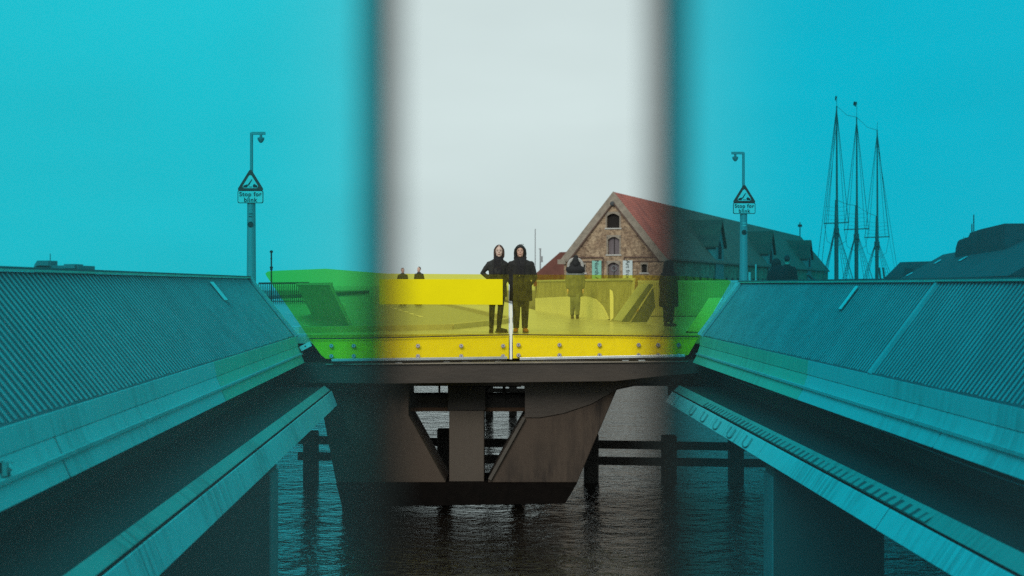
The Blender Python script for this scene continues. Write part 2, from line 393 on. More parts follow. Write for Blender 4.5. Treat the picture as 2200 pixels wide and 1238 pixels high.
# asphalt cycle lane, a sheet on the deck
mb = MB()
lane = [(-9.0, 27.9), (-3.9, 27.9), (-1.4, 30.2), (-.35, 34.5), (-.12, 36.6), (-1.7, 52), (-3.35, 66), (-7.5, 111), (-14.5, 111), (-15.4, 75), (-9.6, 40)]
mb.prism([(x, y, ZD + .0) for x, y in lane], (0, 0, .006)); struct(mb.build('cycle_lane', 'asphalt'))
mb = MB()
kl = [(-4.2, 27.75), (-1.3, 30.0), (-.25, 34.4), (.0, 36.6), (-1.6, 52), (-3.2, 66), (-7.3, 111)]
for a, b in zip(kl[:-1], kl[1:]): mb.beam((a[0], a[1], ZD + .05), (b[0], b[1], ZD + .05), .16, .12)
struct(mb.build('kerb', 'kerb'))
mb = MB(); a = Vector((-2.6, 41, 0)); b = Vector((-9.5, 92, 0)); n = 15
for i in range(n):
    p = a.lerp(b, i / n); q = a.lerp(b, (i + .55) / n); mb.beam((p.x, p.y, ZD + .012), (q.x, q.y, ZD + .012), .12, .004)
struct(mb.build('road_markings', 'white'))
mb = MB(); mb.beam((-5.2, 28.4, ZD + .012), (-4.6, 32.5, ZD + .012), .12, .004); mb.beam((-4.9, 28.2, ZD + .012), (-4.05, 31.6, ZD + .012), .10, .004)
struct(mb.build('road_markings', 'white'))
# near deck under the camera
mb = MB(); mb.box((0.35, -1.2, ZD - .18), (20, 4.1, .3)); struct(mb.build('near_deck', 'paving'))

# ------------------------------------------------------------------ the two bridge arms
def arm(side, d, prof, base_label, par_label, green_from, joints, Yend):
    s = -1 if side == 'l' else 1
    (p1, p2, p3, p4, p6, p7, p8, top) = prof
    Y0 = 1.0
    def W(p, Y): return Vector((s * p[0] + d * Y, Y, H + p[1]))
    root = thing('footbridge', base_label, 'bridge', (s * p1[0], Y0, H - 2.2))
    def band(name, a, b, g, mats, step=0, thick=.05):
        """strip from profile point a to b in panels with open joints; g: gap"""
        mb = MB(); ys = [Y0] + joints + [Yend]
        ax, az = a; bx, bz = b
        nx, nz = (az - bz), -(bx - ax)       # outward normal towards the channel (x mirrored by s)
        l = math.hypot(nx, nz); nx /= l; nz /= l
        if nx > 0: nx, nz = -nx, -nz         # channel side is smaller |x|
        a2 = (ax + nx * step, az + nz * step); b2 = (bx + nx * step, bz + nz * step)
        a3 = (a2[0] - nx * thick, a2[1] - nz * thick); b3 = (b2[0] - nx * thick, b2[1] - nz * thick)
        for y0, y1 in zip(ys[:-1], ys[1:]):
            y0g = y0 + g; y1g = y1 - g
            vs = [W(q, y) for y in (y0g, y1g) for q in (a2, b2, b3, a3)]
            mi = 1 if y0 >= green_from - .1 else 0
            mb.add(vs, [(0, 1, 2, 3), (7, 6, 5, 4), (0, 4, 5, 1), (1, 5, 6, 2), (2, 6, 7, 3), (3, 7, 4, 0)], mi)
        return mb.build(name, mats, root)
    e = .012
    band('upper_ledge', (p1[0], p1[1]), (p2[0] + .003, p2[1] + e), .004, ['ledge', 'ledge_green'])
    band('middle_ledge', (p2[0], p2[1]), (p3[0] + .003, p3[1] + e), .016, ['ledge', 'ledge_green'], step=-.006)
    band('lower_ledge', (p3[0], p3[1] - .004), p4, .016, ['ledge', 'ledge_green'], step=-.02)
    # drip nosing between the two lower ledges
    mb = MB(); q = (p3[0] - .012, p3[1] + .012); mb.beam(W(q, Y0), W(q, Yend - .1), .035, .03); mb.build('drip_edge', 'ledge', root)
    # backing core behind the ledges, web, soffit
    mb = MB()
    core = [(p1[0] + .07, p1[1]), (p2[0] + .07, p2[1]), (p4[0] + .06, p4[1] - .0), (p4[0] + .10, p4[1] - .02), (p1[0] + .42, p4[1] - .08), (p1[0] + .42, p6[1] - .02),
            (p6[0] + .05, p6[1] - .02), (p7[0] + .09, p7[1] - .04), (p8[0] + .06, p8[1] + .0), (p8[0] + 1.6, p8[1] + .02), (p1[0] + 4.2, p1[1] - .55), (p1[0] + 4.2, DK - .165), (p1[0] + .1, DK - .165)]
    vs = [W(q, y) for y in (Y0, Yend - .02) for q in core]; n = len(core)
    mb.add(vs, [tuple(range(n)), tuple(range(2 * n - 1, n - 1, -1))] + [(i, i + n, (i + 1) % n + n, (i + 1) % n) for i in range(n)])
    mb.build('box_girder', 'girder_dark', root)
    band('beam_top_plate', p6, (p7[0] + .030, p7[1] + .014), .006, ['beam_top', 'beam_top'], thick=.008)
    band('beam_face_plate', (p7[0] - .003, p7[1] - .006), p8, .012, ['beam_side', 'beam_side'], thick=.010)
    # cables along the web
    mb = MB()
    for k, (ox, oz, r) in enumerate(((.40, -.10, .012), (.395, -.19, .01))):
        pts = []
        for i in range(30):
            y = Y0 + (Yend - Y0 - .3) * i / 29
            pts.append(W((p1[0] + ox - .03, p4[1] + oz - (.03 * math.sin(y * .55 + k) if s > 0 else 0)), y))
        mb.tube(pts, r, 6)
    mb.build('cable', 'post_grey', root)
    # ---- parapet
    par = thing('metal_parapet', par_label, 'parapet', (s * p1[0], Y0, H + p1[1]))
    lean = Vector((s * (top[0] - p1[0]), 0, top[1] - p1[1])); L = lean.length; ld = lean.normalized()
    nrm = Vector((-ld.z * s, 0, abs(ld.x)))     # towards the channel
    if nrm.x * s > 0: nrm.x *= -1
    rot = Matrix((Vector((0, 1, 0)), nrm, ld)).transposed()
    mb = MB()
    sp = .10 if s > 0 else .14; n = int((Yend - Y0 - .3) / sp); wide = (9.0, 14.9) if s > 0 else (8.2,)
    for i in range(n):
        y = Y0 + .1 + i * sp
        c = W(((p1[0] + top[0]) / 2, (p1[1] + top[1]) / 2), y)
        mb.box(c + ld * random.uniform(-.004, .012), (sp * .19, .010, L - .05), rot)
    for y in wide:
        c = W(((p1[0] + top[0]) / 2, (p1[1] + top[1]) / 2), y); mb.box(c + nrm * .004, (.075, .03, L - .02), rot)
    mb.build('slat_panel', 'slat', par)
    mb = MB(); a, b = W(p1, Y0), W(p1, Yend); a2, b2 = W(top, Y0), W(top, Yend); o1 = -nrm * .008
    mb.prism([a + o1, b + o1, b2 + o1, a2 + o1], -nrm * .05); mb.build('backing_panel', 'slat_back', par)
    mb = MB(); mb.beam(W(top, Y0) + ld * .01, W(top, Yend) + ld * .01, .10, .018, 0); mb.beam(W(top, Y0) + ld * .035, W(top, Yend) + ld * .035, .12, .022, 1)
    mb.build('top_rail', ['rail', 'slat_back'], par)
    mb = MB()
    if s > 0:
        mb.box(W(((p1[0] + top[0]) / 2, (p1[1] + top[1]) / 2), Yend - .10) + nrm * .012, (.17, .05, L), rot)
        mb.box(W(((p1[0] + top[0]) / 2, (p1[1] + top[1]) / 2), Yend + .02) + nrm * .02, (.035, .09, L), rot)
    else:
        mb.box(W(((p1[0] + top[0]) / 2, (p1[1] + top[1]) / 2), Yend - .05) + nrm * .012, (.04, .05, L), rot)
        mb.box(W(((p1[0] + top[0]) / 2, (p1[1] + top[1]) / 2), Yend + .05) + nrm * .012, (.04, .07, L), rot)
    mb.build('end_frame', 'rail', par)
    # small pale plate fixed near the top of the slats
    yp = 21.6 if s < 0 else 17.8
    mb = MB(); f = .78; c = W((p1[0] + (top[0] - p1[0]) * f, p1[1] + (top[1] - p1[1]) * f), yp)
    mb.box(c + nrm * .03, (.13 if s > 0 else .24, .012, .36), rot); mb.build('marker_plate', 'white', par, bevel=.003)
    return root, par, W, nrm, ld

profL = ((3.05, -.95), (3.01, -1.13), (2.95, -1.27), (2.88, -1.43), (2.53, -1.85), (2.40, -1.94), (2.30, -2.20), (3.92, .12))
profR = ((4.14, -.94), (4.12, -1.12), (4.07, -1.27), (3.98, -1.43), (3.75, -1.84), (3.62, -1.95), (3.50, -2.13), (4.87, .035))
armL, parL, WL, nL, lL = arm('l', -.0344, profL, 'left arm of the footbridge with stepped grey ledges above a dark girder', 'leaning slatted metal parapet on the left bridge arm', 17.4, [5.2, 10.5, 17.4], 26.0)
armR, parR, WR, nR, lR = arm('r', -.0268, profR, 'right arm of the footbridge with stepped ledges and a stained lower beam', 'leaning slatted metal parapet on the right bridge arm', 17.6, [7.2, 12.4, 17.6], 26.0)

# round fitting on the left ledge
mb = MB(); c = WL((2.975, -1.20), 9.2)
q = Vector((1, 0, .45)).normalized()
mb.tube([c + q * .0, c + q * .02], [.055, .055], 16, 0); mb.tube([c + q * .02, c + q * .06], [.03, .025], 12, 1)
mb.box(c + q * .03 + Vector((0, -.045, 0)), (.03, .02, .09), None, 1); mb.box(c + q * .03 + Vector((0, .045, .01)), (.03, .02, .05), None, 1)
o = mb.build('ledge_fitting', ['dark', 'rail'], armL, smooth=False)
# bracket with a hole at the end of the left arm
mb = MB(); c = WL((2.90, -1.12), 25.9)
mb.beam(c + Vector((-.06, -.02, -.05)), c + Vector((.13, -.02, .05)), .02, .09, 0, up=(0, 0, 1)); mb.tube([c + Vector((.03, -.036, 0)), c + Vector((.03, -.02, 0))], .014, 10, 1)
mb.build('end_bracket', ['white', 'black'], armL)
# plate between arm end and glass
mb = MB(); c = WL((3.02, -.93), 26.02); mb.box(c + Vector((.02, .12, 0)), (.26, .2, .05)); mb.build('corner_plate', 'rail', armL)
# U-shaped cable clips and vertical stiffeners on the right lower beam
for i in range(5):
    y = 22.9 - i * 1.15
    a = WR((3.60, -1.985), y); b = WR((3.53, -2.10), y); off = Vector((-.02, 0, .008))
    pts = [a + off]
    for k in range(9):
        t = math.pi * k / 8; pts.append(b + off + Vector((0, (.19 - .19 * math.cos(t)), .0)) + (b - a) * (.0 + .28 * (math.sin(t) - .6)))
    pts.append(a + off + Vector((0, .38, 0)))
    MB().tube(pts, .011, 6).build('cable_clip', 'clip', armR, smooth=True)
mb = MB()
for y0, y1 in ((11.5, 22.6),):
    a, b = (3.725, -1.8755), (3.645, -1.925)
    vs = [WR(q, y) + Vector((-.006, 0, .010)) for y in (y0, y1) for q in (a, b)]; mb.prism([vs[0], vs[1], vs[3], vs[2]], (0, 0, -.004))
mb.build('stained_strip', 'stripes', armR)

# concrete pillars under the arms
def pillar(x0, x1, Yf, label):
    X0 = (x0 - 1100) / F * Yf; X1 = (x1 - 1100) / F * Yf
    t = thing('bridge_pillar', label, 'pillar', ((X0 + X1) / 2, Yf + .3, 0), 'pillars under the bridge arms')
    MB().box(((X0 + X1) / 2, Yf + .30, (H - 2.12) / 2 - .6), (X1 - X0, .58, H - 2.12 + 1.2)).build('shaft', 'pillar_c', t, bevel=.02)
    MB().box(((X0 + X1) / 2, Yf + .30, -.12), (X1 - X0 + .03, .61, .8)).build('waterline_band', 'algae', t)
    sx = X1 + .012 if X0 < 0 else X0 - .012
    MB().box((sx, Yf + .30, (H - 2.3) / 2 + .2), (.02, .56, H - 2.3 - .4)).build('lit_side_plate', 'pillar_lit', t)  # thin plate added to make the channel-side face look lit
M['pillar_lit'] = mat('pillar_lit_paint', (.20, .21, .21), .7)  # light on the pillar's side face put into a paler colour
M['pillar_c'] = streak_mat('grey_concrete', (.065, .063, .06), (.035, .033, .03), (3, 3, .4), .6, .8)
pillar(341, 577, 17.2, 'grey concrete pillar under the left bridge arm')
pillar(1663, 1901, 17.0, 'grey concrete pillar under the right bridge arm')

# ------------------------------------------------------------------ yellow glass balustrade
def yf(px):
    for (a, ya), (b, yb) in zip(((500, 26.02), (1097, 26.9)), ((1097, 26.9), (1700, 25.95))):
        if a <= px <= b: return ya + (yb - ya) * (px - a) / (b - a)
def G(px, py, off=0.0):
    k = .5; Y = (yf(px) + .94 * k + off) / (1 + k * (py - 612) / F)
    return P(px, py, Y)
def glass_panel(outline, label, skirt, rail, bolts, rows, clips):
    root = thing('glass_balustrade', label, 'balustrade', G((outline[0][0]), 770), 'yellow glass balustrade panels')
    mb = MB(); mb.prism([G(x, y) for x, y in outline], (0, .012, 0)); mb.build('glass_pane', 'yglass', root)
    mb = MB(); mb.prism([G(x, y, .07) for x, y in skirt], (0, .03, 0)); mb.build('backing_plate', 'skirt', root)
    top = [p for p in skirt if p[1] < 740]
    mb = MB()
    for a, b in zip(top[:-1], top[1:]): mb.beam(G(a[0], a[1], -.012), G(b[0], b[1], -.012), .012, .018)
    mb.build('seam_strip', 'joint', root)
    (xa, ya), (xb, yb) = rail
    mb = MB(); A = G(xa, ya, -.05); B = G(xb, yb, -.05); mb.beam(A, B, .07, .05); 
    mb.beam(A + Vector((0, .02, -.045)), B + Vector((0, .02, -.045)), .05, .02, 1)
    mb.build('bottom_rail', ['rail', 'brown_steel'], root, bevel=.006)
    for cx in clips:
        f = (cx - xa) / (xb - xa); c = A.lerp(B, f) + Vector((0, -.005, -.075)); MB().box(c, (.12, .05, .03)).build('rail_clip', 'rail', root)
    for y in rows:
        for x in bolts:
            c = G(x, y, -.003); mb = MB(); n = Vector((0, -1, .35)).normalized()
            mb.tube([c, c + n * .02, c + n * .026], [.040, .040, .032], 16, 0); mb.tube([c + n * .024, c + n * .029], [.014, .014], 8, 1)
            mb.build('bolt', ['bolt', 'bolt_dark'], root)
    return root
gl = glass_panel([(1093, 772), (1093, 590), (830, 588), (700, 577.5), (588, 582), (575, 583.5), (570, 588), (573, 594), (690, 764), (697, 770), (706, 773)],
    'yellow glass panel left of the gap between the two standing people', [(1093, 771), (1093, 720), (1050, 720.5), (830, 726), (700, 728), (664, 728), (690, 763), (700, 771)],
    ((712, 774), (1089, 769)), (712, 760, 898, 991, 1081), (744, 766), (855, 958, 998, 1070))
gr = glass_panel([(1102, 771), (1102, 590), (1400, 591.5), (1480, 594), (1562, 601), (1570, 604), (1569, 608), (1481, 760), (1476, 765), (1468, 767)],
    'yellow glass panel on the right from the gap to the right bridge arm', [(1102, 770), (1102, 719.5), (1400, 722.5), (1501, 724), (1479, 762), (1468, 766)],
    ((1117, 771), (1472, 764.5)), (1114, 1202, 1288, 1372, 1414, 1458), (742, 764), (1133, 1207, 1243, 1345, 1380))
# opaque yellow board fixed on the left panel
mb = MB(); mb.prism([G(815, 600, -.03), G(1080, 600, -.03), G(1080, 655, -.03), G(815, 654, -.03)], (0, .008, 0))
tag(mb.build('yellow_board', 'yellow_board', bevel=.002, origin=G(900, 655, -.03)), 'opaque bright yellow board across the left glass panel, hiding the waist of a standing woman', 'board')
# pale strip in the gap
mb = MB(); mb.prism([G(1095.0, 772, .05), G(1100.4, 772, .05), G(1100.4, 656, .05), G(1095, 656, .05)], (0, .03, 0), 0)
o = mb.build('gap_strip', 'white', origin=G(1097, 772, .05)); tag(o, 'thin white upright strip in the gap between the yellow panels', 'post')
# ------------------------------------------------------------------ transverse girder and V pier
def girder():
    t = thing('transverse_girder', 'dark brown girder below the yellow glass, resting on the V-shaped pier', 'girder', (0, 26.5, H - 1.8))
    mb = MB()
    top = [(640, 780), (830, 781), (1095, 778), (1480, 774), (1520, 770)]; bot = [(1520, 800), (1440, 806), (1320, 819), (1095, 821.5), (830, 824), (640, 822)]
    pts = [P(x, y, 26.2) for x, y in top + bot]; mb.prism(pts, (0, .25, 0)); mb.build('fascia', 'brown_steel', t)
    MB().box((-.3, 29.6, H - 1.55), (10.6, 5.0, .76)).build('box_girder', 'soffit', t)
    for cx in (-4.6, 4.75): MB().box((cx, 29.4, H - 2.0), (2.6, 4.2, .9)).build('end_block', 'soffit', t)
    mb = MB(); a = P(700, 783, 26.17); b = P(1478, 776.5, 26.17); mb.beam(a, b, .04, .02); mb.build('drip_strip', 'trim', t)
girder()
def pier():
    t = thing('bridge_pier', 'brown concrete V-shaped pier with a central column standing in the water', 'pier', (-.1, 27.6, 0))
    Y = 26.9; dp = (0, 1.5, 0)
    tip = P(1218, 1075, Y)
    # right leaning leg
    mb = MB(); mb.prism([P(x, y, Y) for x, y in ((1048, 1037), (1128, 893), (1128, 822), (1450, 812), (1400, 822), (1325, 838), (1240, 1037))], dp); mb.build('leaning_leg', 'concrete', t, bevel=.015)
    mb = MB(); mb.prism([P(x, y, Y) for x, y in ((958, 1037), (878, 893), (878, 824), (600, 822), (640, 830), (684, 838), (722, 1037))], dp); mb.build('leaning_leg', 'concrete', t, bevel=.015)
    # haunch plate crossing the right leg
    pts = [(1128, 822), (1460, 800), (1452, 806), (1330, 834), (1270, 868), (1210, 888), (1160, 897), (1128, 897)]
    mb = MB(); mb.prism([P(x, y, Y - .03) for x, y in pts], (0, .04, 0)); mb.build('haunch_plate', 'brown_steel', t)
    # inner leg edge: light on its side face put into a paler strip
    mb = MB(); mb.beam(P(1052, 1030, Y - .02), P(1126, 897, Y - .02), .10, .06); mb.build('lit_edge_strip', 'trim_c', t)
    mb = MB(); mb.prism([P(x, y, Y + .25) for x, y in ((965, 1037), (965, 820), (1040, 820), (1040, 1037))], (0, .9, 0)); mb.build('column', 'column_c', t, bevel=.015)
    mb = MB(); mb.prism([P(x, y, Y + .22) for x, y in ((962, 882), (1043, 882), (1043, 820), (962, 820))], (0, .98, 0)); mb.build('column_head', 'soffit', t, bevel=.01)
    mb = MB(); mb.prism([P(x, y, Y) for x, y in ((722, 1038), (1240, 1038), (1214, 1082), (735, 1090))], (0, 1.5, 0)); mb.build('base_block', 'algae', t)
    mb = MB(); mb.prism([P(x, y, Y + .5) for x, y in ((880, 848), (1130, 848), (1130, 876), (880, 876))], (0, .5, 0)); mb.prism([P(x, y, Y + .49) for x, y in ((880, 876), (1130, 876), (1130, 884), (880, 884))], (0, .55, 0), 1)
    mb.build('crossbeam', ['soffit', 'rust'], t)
M['trim_c'] = mat('lit_concrete_edge', (.10, .085, .07), .8)
M['column_c'] = streak_mat('column_concrete', (.10, .078, .06), (.045, .034, .026), (3, 3, .5), .6, .8)
M['rust'] = mat('rusty_flange', (.10, .05, .025), .8)
pier()
# service pipes seen below the soffit
for pts, rr, lab in (([(1040, 829), (1120, 829)], .022, 'horizontal dark service pipe under the girder, right of the pier column'), ([(1083, 822), (1083, 848)], .03, 'thick short upright pipe between girder and crossbeam'),
        ([(1060, 822), (1045, 838), (1048, 848)], .02, 'bent dark pipe beside the right edge of the pier column'), ([(944, 820), (944, 848)], .02, 'thin upright pipe left of the pier column')):
    mb = MB(); q = [P(x, y, 27.3) for x, y in pts]; mb.tube(q, rr, 8); tag(mb.build('service_pipe', 'soffit', origin=q[-1]), lab, 'pipe', 'pipes under the girder')

# ------------------------------------------------------------------ timber fenders
def fender(Y, xs, tops, wpx, rails, label, depth=.4):
    t = thing('timber_fender', label, 'fender', P(xs[0], 612 + 4.2 * F / Y, Y))
    for x, y in zip(xs, tops):
        w = wpx / F * Y
        X = (x - 1100) / F * Y; zt = H - (y - 612) / F * Y
        MB().box((X, Y, (zt - 1.2) / 2), (w, w, zt + 1.2)).build('post', 'timber', t, bevel=.03)
    for (xa, ya, xb, yb, h) in rails:
        mb = MB(); mb.beam(P(xa, ya, Y - .05), P(xb, yb, Y - .05), .12, h / F * Y); mb.build('rail', 'timber', t, bevel=.01)
fender(30.3, [668, 955, 1112, 1270, 1437, 1581], [926, 921, 924, 931, 935, 934], 31, [(640, 945, 1670, 961, 17), (640, 980, 1670, 996, 17)], 'dark timber fender with two long rails standing in the water behind the pier')
fender(46, [1051, 1102, 1160], [822, 822, 824], 17, [(1000, 838, 1300, 842, 9)], 'small far timber fender seen through the pier under the deck')

# ------------------------------------------------------------------ far side walls of the deck
def wall_run(name, label, a, b, out, mats=('slat', 'slat_back'), top=.10, lean=.55, sp=.16):
    """leaning slatted wall from a to b (x, y), leaning towards out"""
    a = Vector((*a, ZD)); b = Vector((*b, ZD)); d = (b - a); L = d.length; d.normalize(); out = Vector((*out, 0)).normalized()
    t = thing(name, label, 'parapet', a)
    hgt = H + top - ZD; up = out * lean + Vector((0, 0, hgt))
    MB().prism([a, b, b + up, a + up], out * .05).build('backing_panel', mats[1], t)
    mb = MB(); n = int(L / sp); u = up.normalized(); nr = -out
    rot = Matrix((d, u.cross(d), u)).transposed()
    for i in range(n):
        mb.box(a + d * (i + .5) * sp + up * .5 - out * .02, (.05, .03, up.length - .04), rot)
    mb.build('slat_panel', mats[0], t)
    mb = MB(); mb.beam(a + up, b + up, .1, .06); mb.build('top_rail', 'rail', t)
    return t
wall_run('far_parapet', 'far slatted parapet behind the walker, seen through yellow glass', (.87, 52), (2.95, 35.5), (1, .12), mats=('far_slat', 'far_back'), lean=.08, top=.14)
wall_run('side_parapet', 'slatted parapet at the back of the right deck', (3.75, 42), (12.6, 42), (0, 1), mats=('far_slat', 'slat_back'), lean=.4, sp=.055)
wall_run('side_parapet', 'slatted parapet at the back of the left deck, seen through green-looking glass', (-6.3, 45.0), (-3.6, 32.0), (-1, .2), mats=('far_slat', 'far_slat'), lean=.5, top=.02)
def far_wall_pt(px, py, off=0):
    # intersection of the view column px with the base line of the far wall
    k = (px - 1100) / F; x0, y0, x1, y1 = .87, 52, 2.95, 35.5
    t = (k * y0 - x0) / ((x1 - x0) - k * (y1 - y0)); Y = y0 + (y1 - y0) * t - off
    return P(px, py, Y)
mb = MB(); pts = [(1150, 667.5), (1150, 641), (1190, 638.5), (1235, 636.5), (1262, 637.5), (1278, 643), (1291, 656), (1300, 672), (1306, 686), (1304, 688), (1230, 678)]
mb.prism([far_wall_pt(x, y, .35) for x, y in pts], (.05, .02, 0))
tag(mb.build('curved_panel', 'light_panel', origin=far_wall_pt(1230, 678, .35)), 'pale panel with a rounded end low on the deck behind the walker', 'panel')
mb = MB(); mb.prism([P(1310, 622, 36.2), P(1316, 626, 36.2), P(1318, 640, 36.2), P(1318, 682, 36.2), P(1311, 690, 36.2)], (.02, .06, 0))
tag(mb.build('blade_post', 'light_panel', origin=P(1313, 690, 36.2)), 'pale upright blade post at the end of the curved panel', 'post')
# leaning struts right of it
t = thing('leaning_strut', 'dark diagonal parapet end leaning right of the pale blade post', 'strut', P(1345, 692, 34.5))
mb = MB(); mb.prism([P(1335, 692, 34.6), P(1395, 610, 34.6), P(1404, 612, 34.6), P(1352, 692, 34.6)], (0, .08, 0)); mb.build('dark_frame', 'slat_back', t)
mb = MB(); mb.prism([P(1318, 688, 34.8), P(1372, 612, 34.8), P(1396, 608, 34.8), P(1338, 690, 34.8)], (0, .05, 0)); mb.build('pale_panel', 'slat', t)
mb = MB(); mb.prism([P(1356, 693, 34.7), P(1404, 618, 34.7), P(1408, 660, 34.7), P(1390, 693, 34.7)], (0, .05, 0)); mb.build('dark_panel', 'slat_back', t)  # panel in the dark backing colour
t = thing('parapet_end', 'short leaning parapet end just behind the right end of the yellow glass', 'parapet', P(1490, 714, 27.9))
mb = MB(); mb.prism([P(1476, 712, 27.9), P(1506, 714, 27.9), P(1553, 640, 27.9), P(1523, 640, 27.9)], (.02, .06, 0)); mb.build('metal_panel', 'light_panel', t)
mb = MB(); mb.beam(P(1474, 714, 27.85), P(1507, 717, 27.85), .08, .04); mb.build('foot', 'dark', t)
# left triangular panel
mb = MB(); mb.prism([P(722, 645, 34), P(742, 655, 34), P(744, 674, 34)], (.02, .06, 0)); 
tag(mb.build('triangular_panel', 'light_panel', origin=P(742, 674, 34)), 'small pale triangular panel behind the left part of the yellow glass', 'panel')
# baluster railing far left
t = thing('railing', 'dark baluster railing across the far end of the deck on the left', 'railing', (-13.5, 72, ZD))
A = P(556, 609, 72); B = P(664, 608, 72)
mb = MB(); mb.beam(A, B, .08, .09); mb.beam((A.x, 72, ZD + .1), (B.x, 72, ZD + .1), .05, .05); mb.build('handrail', 'dark', t)
mb = MB(); n = 24
for i in range(n + 1):
    x = A.x + (B.x - A.x) * i / n; mb.box((x, 72, (ZD + A.z) / 2), (.04, .04, A.z - ZD))
mb.build('balusters', 'dark', t)

# ------------------------------------------------------------------ sign posts
def sign_post(px, Y, s, base_y, label, arm_dir):
    X = (px - 1100) / F * Y
    t = thing('sign_post', label, 'sign post', (X, Y, ZD))
    k = 28 / F                                    # photo px of the left post -> metres
    def Z(py): return ZD + .0 + (591 - py) * k + (H - (591 - 612) * k - ZD)
    # thick lower shaft
    mb = MB(); mb.rings([(X, Y, ZD, .098, .098), (X, Y, Z(436), .082, .082)], 20); mb.build('shaft', 'post_grey', t, smooth=False)
    mb = MB(); mb.rings([(X, Y + .02, Z(436), .034, .034), (X, Y + .02, Z(285), .030, .030)], 14)
    mb.beam((X, Y + .02, Z(286.5)), (X + arm_dir * .27, Y + .02, Z(286.5)), .06, .055); mb.build('upper_pole', 'post_grey', t)
    # camera under the arm
    cx = X + arm_dir * .185
    mb = MB(); mb.rings([(cx, Y + .02, Z(289), .022, .022), (cx, Y + .02, Z(295), .03, .03), (cx, Y + .02, Z(296), .068, .068), (cx, Y + .02, Z(300), .066, .066), (cx, Y + .02, Z(304), .045, .045), (cx, Y + .02, Z(307), .018, .018)], 18)
    mb.build('dome_camera', 'cam_grey', t, smooth=False)
    # warning triangle with rounded corners
    fy = Y - .10
    def tri(r, y, th, mi, mb, w=1.0):
        pts = []
        c = [(0, Z(366)), (-26.5 * k * w, Z(409)), (26.5 * k * w, Z(409))]
        g = (0, (c[0][1] + c[1][1] * 2) / 3)
        for i, (x, z) in enumerate(c):
            d = Vector((g[0] - x, g[1] - z)); d = d * r
            p = Vector((x, z)) + d
            base = math.atan2(z - g[1], x - g[0])
            for a in range(-60, 61, 20):
                pts.append((X + p.x + .035 * math.cos(base + R(a)) - .035 * math.cos(base), y, p.y + .035 * math.sin(base + R(a)) - .035 * math.sin(base)))
        mb.prism(pts, (0, th, 0), mi)
    mb = MB(); tri(0, fy, .02, 0, mb); tri(.40, fy - .004, .003, 1, mb)
    o = mb.build('warning_triangle', ['red', 'white'], t)
    # pictogram of an opening bridge
    mb = MB(); zb = Z(402)
    def q(a, b, w): mb.beam((X + a[0] * k, fy - .007, Z(a[1])), (X + b[0] * k, fy - .007, Z(b[1])), .004, w, 0, up=(0, 0, 1))
    mb.prism([(X + a * k, fy - .008, Z(b)) for a, b in ((-15, 404), (-15, 400), (-7, 397), (-5, 400), (-7, 404))], (0, .003, 0))
    mb.prism([(X + a * k, fy - .008, Z(b)) for a, b in ((15, 404), (15, 400), (8, 396), (5, 400), (6, 404))], (0, .003, 0))
    mb.prism([(X + a * k, fy - .008, Z(b)) for a, b in ((-6, 399.5), (-5, 397), (3, 386), (4, 387), (-3, 399.5))], (0, .003, 0))
    mb.prism([(X + a * k, fy - .008, Z(b)) for a, b in ((-4, 402), (4, 402), (4, 403.3), (-4, 403.3))], (0, .003, 0))
    mb.build('pictogram', 'black', o)
    # plate "Stop for blink"
    mb = MB()
    def rr(x0, y0, x1, y1, r, yy, th, mi):
        pts = []
        for (cx_, cy_, a0) in ((x1 - r, y0 + r, 0), (x0 + r, y0 + r, 90), (x0 + r, y1 - r, 180), (x1 - r, y1 - r, 270)):
            for a in range(0, 91, 30):
                pts.append((X + (cx_ + r * math.cos(R(a0 + a))) * k, yy, Z(cy_ - r * math.sin(R(a0 + a)))))
        mb.prism(pts, (0, th, 0), mi)
    rr(-27.5, 410, 27.5, 437.5, 3.5, fy, .02, 0); rr(-26, 411.5, 26, 436, 2.8, fy - .003, .0025, 1)
    o = mb.build('text_plate', ['black', 'white'], t)
    me = text_mesh('Stop for\nblink', 12.8 * k, 1.12); me.materials.append(M['black'])
    tx = bpy.data.objects.new('lettering', me); C.objects.link(tx); tx.parent = o
    tx.rotation_euler = (R(90), 0, 0); tx.location = Vector((X, fy - .008, Z(424.6))) - parent_loc(o)
    # stickers
    mb = MB(); mb.tube([(X, Y - .09, Z(483)), (X, Y - .086, Z(483))], .058, 16); mb.rings([(X, Y, Z(490), .089, .089), (X, Y, Z(476), .088, .088)], 20) if False else None
    mb.build('round_sticker', 'black', t)
    for (dz) in (460, 466): MB().box((X, Y - .088, Z(dz)), (.07, .006, .012)).build('small_sticker', 'white' if s else 'black', t)
    return t
M['cam_grey'] = mat('camera_grey', (.22, .23, .24), .4)
sign_post(540, 28.0, 0, 590, 'tall sign post with a camera arm reaching right, on the left bridge arm', 1)
sign_post(1597.5, 32.2, 1, 602, 'tall sign post with a camera arm reaching left, in front of the warehouse roof', -1)
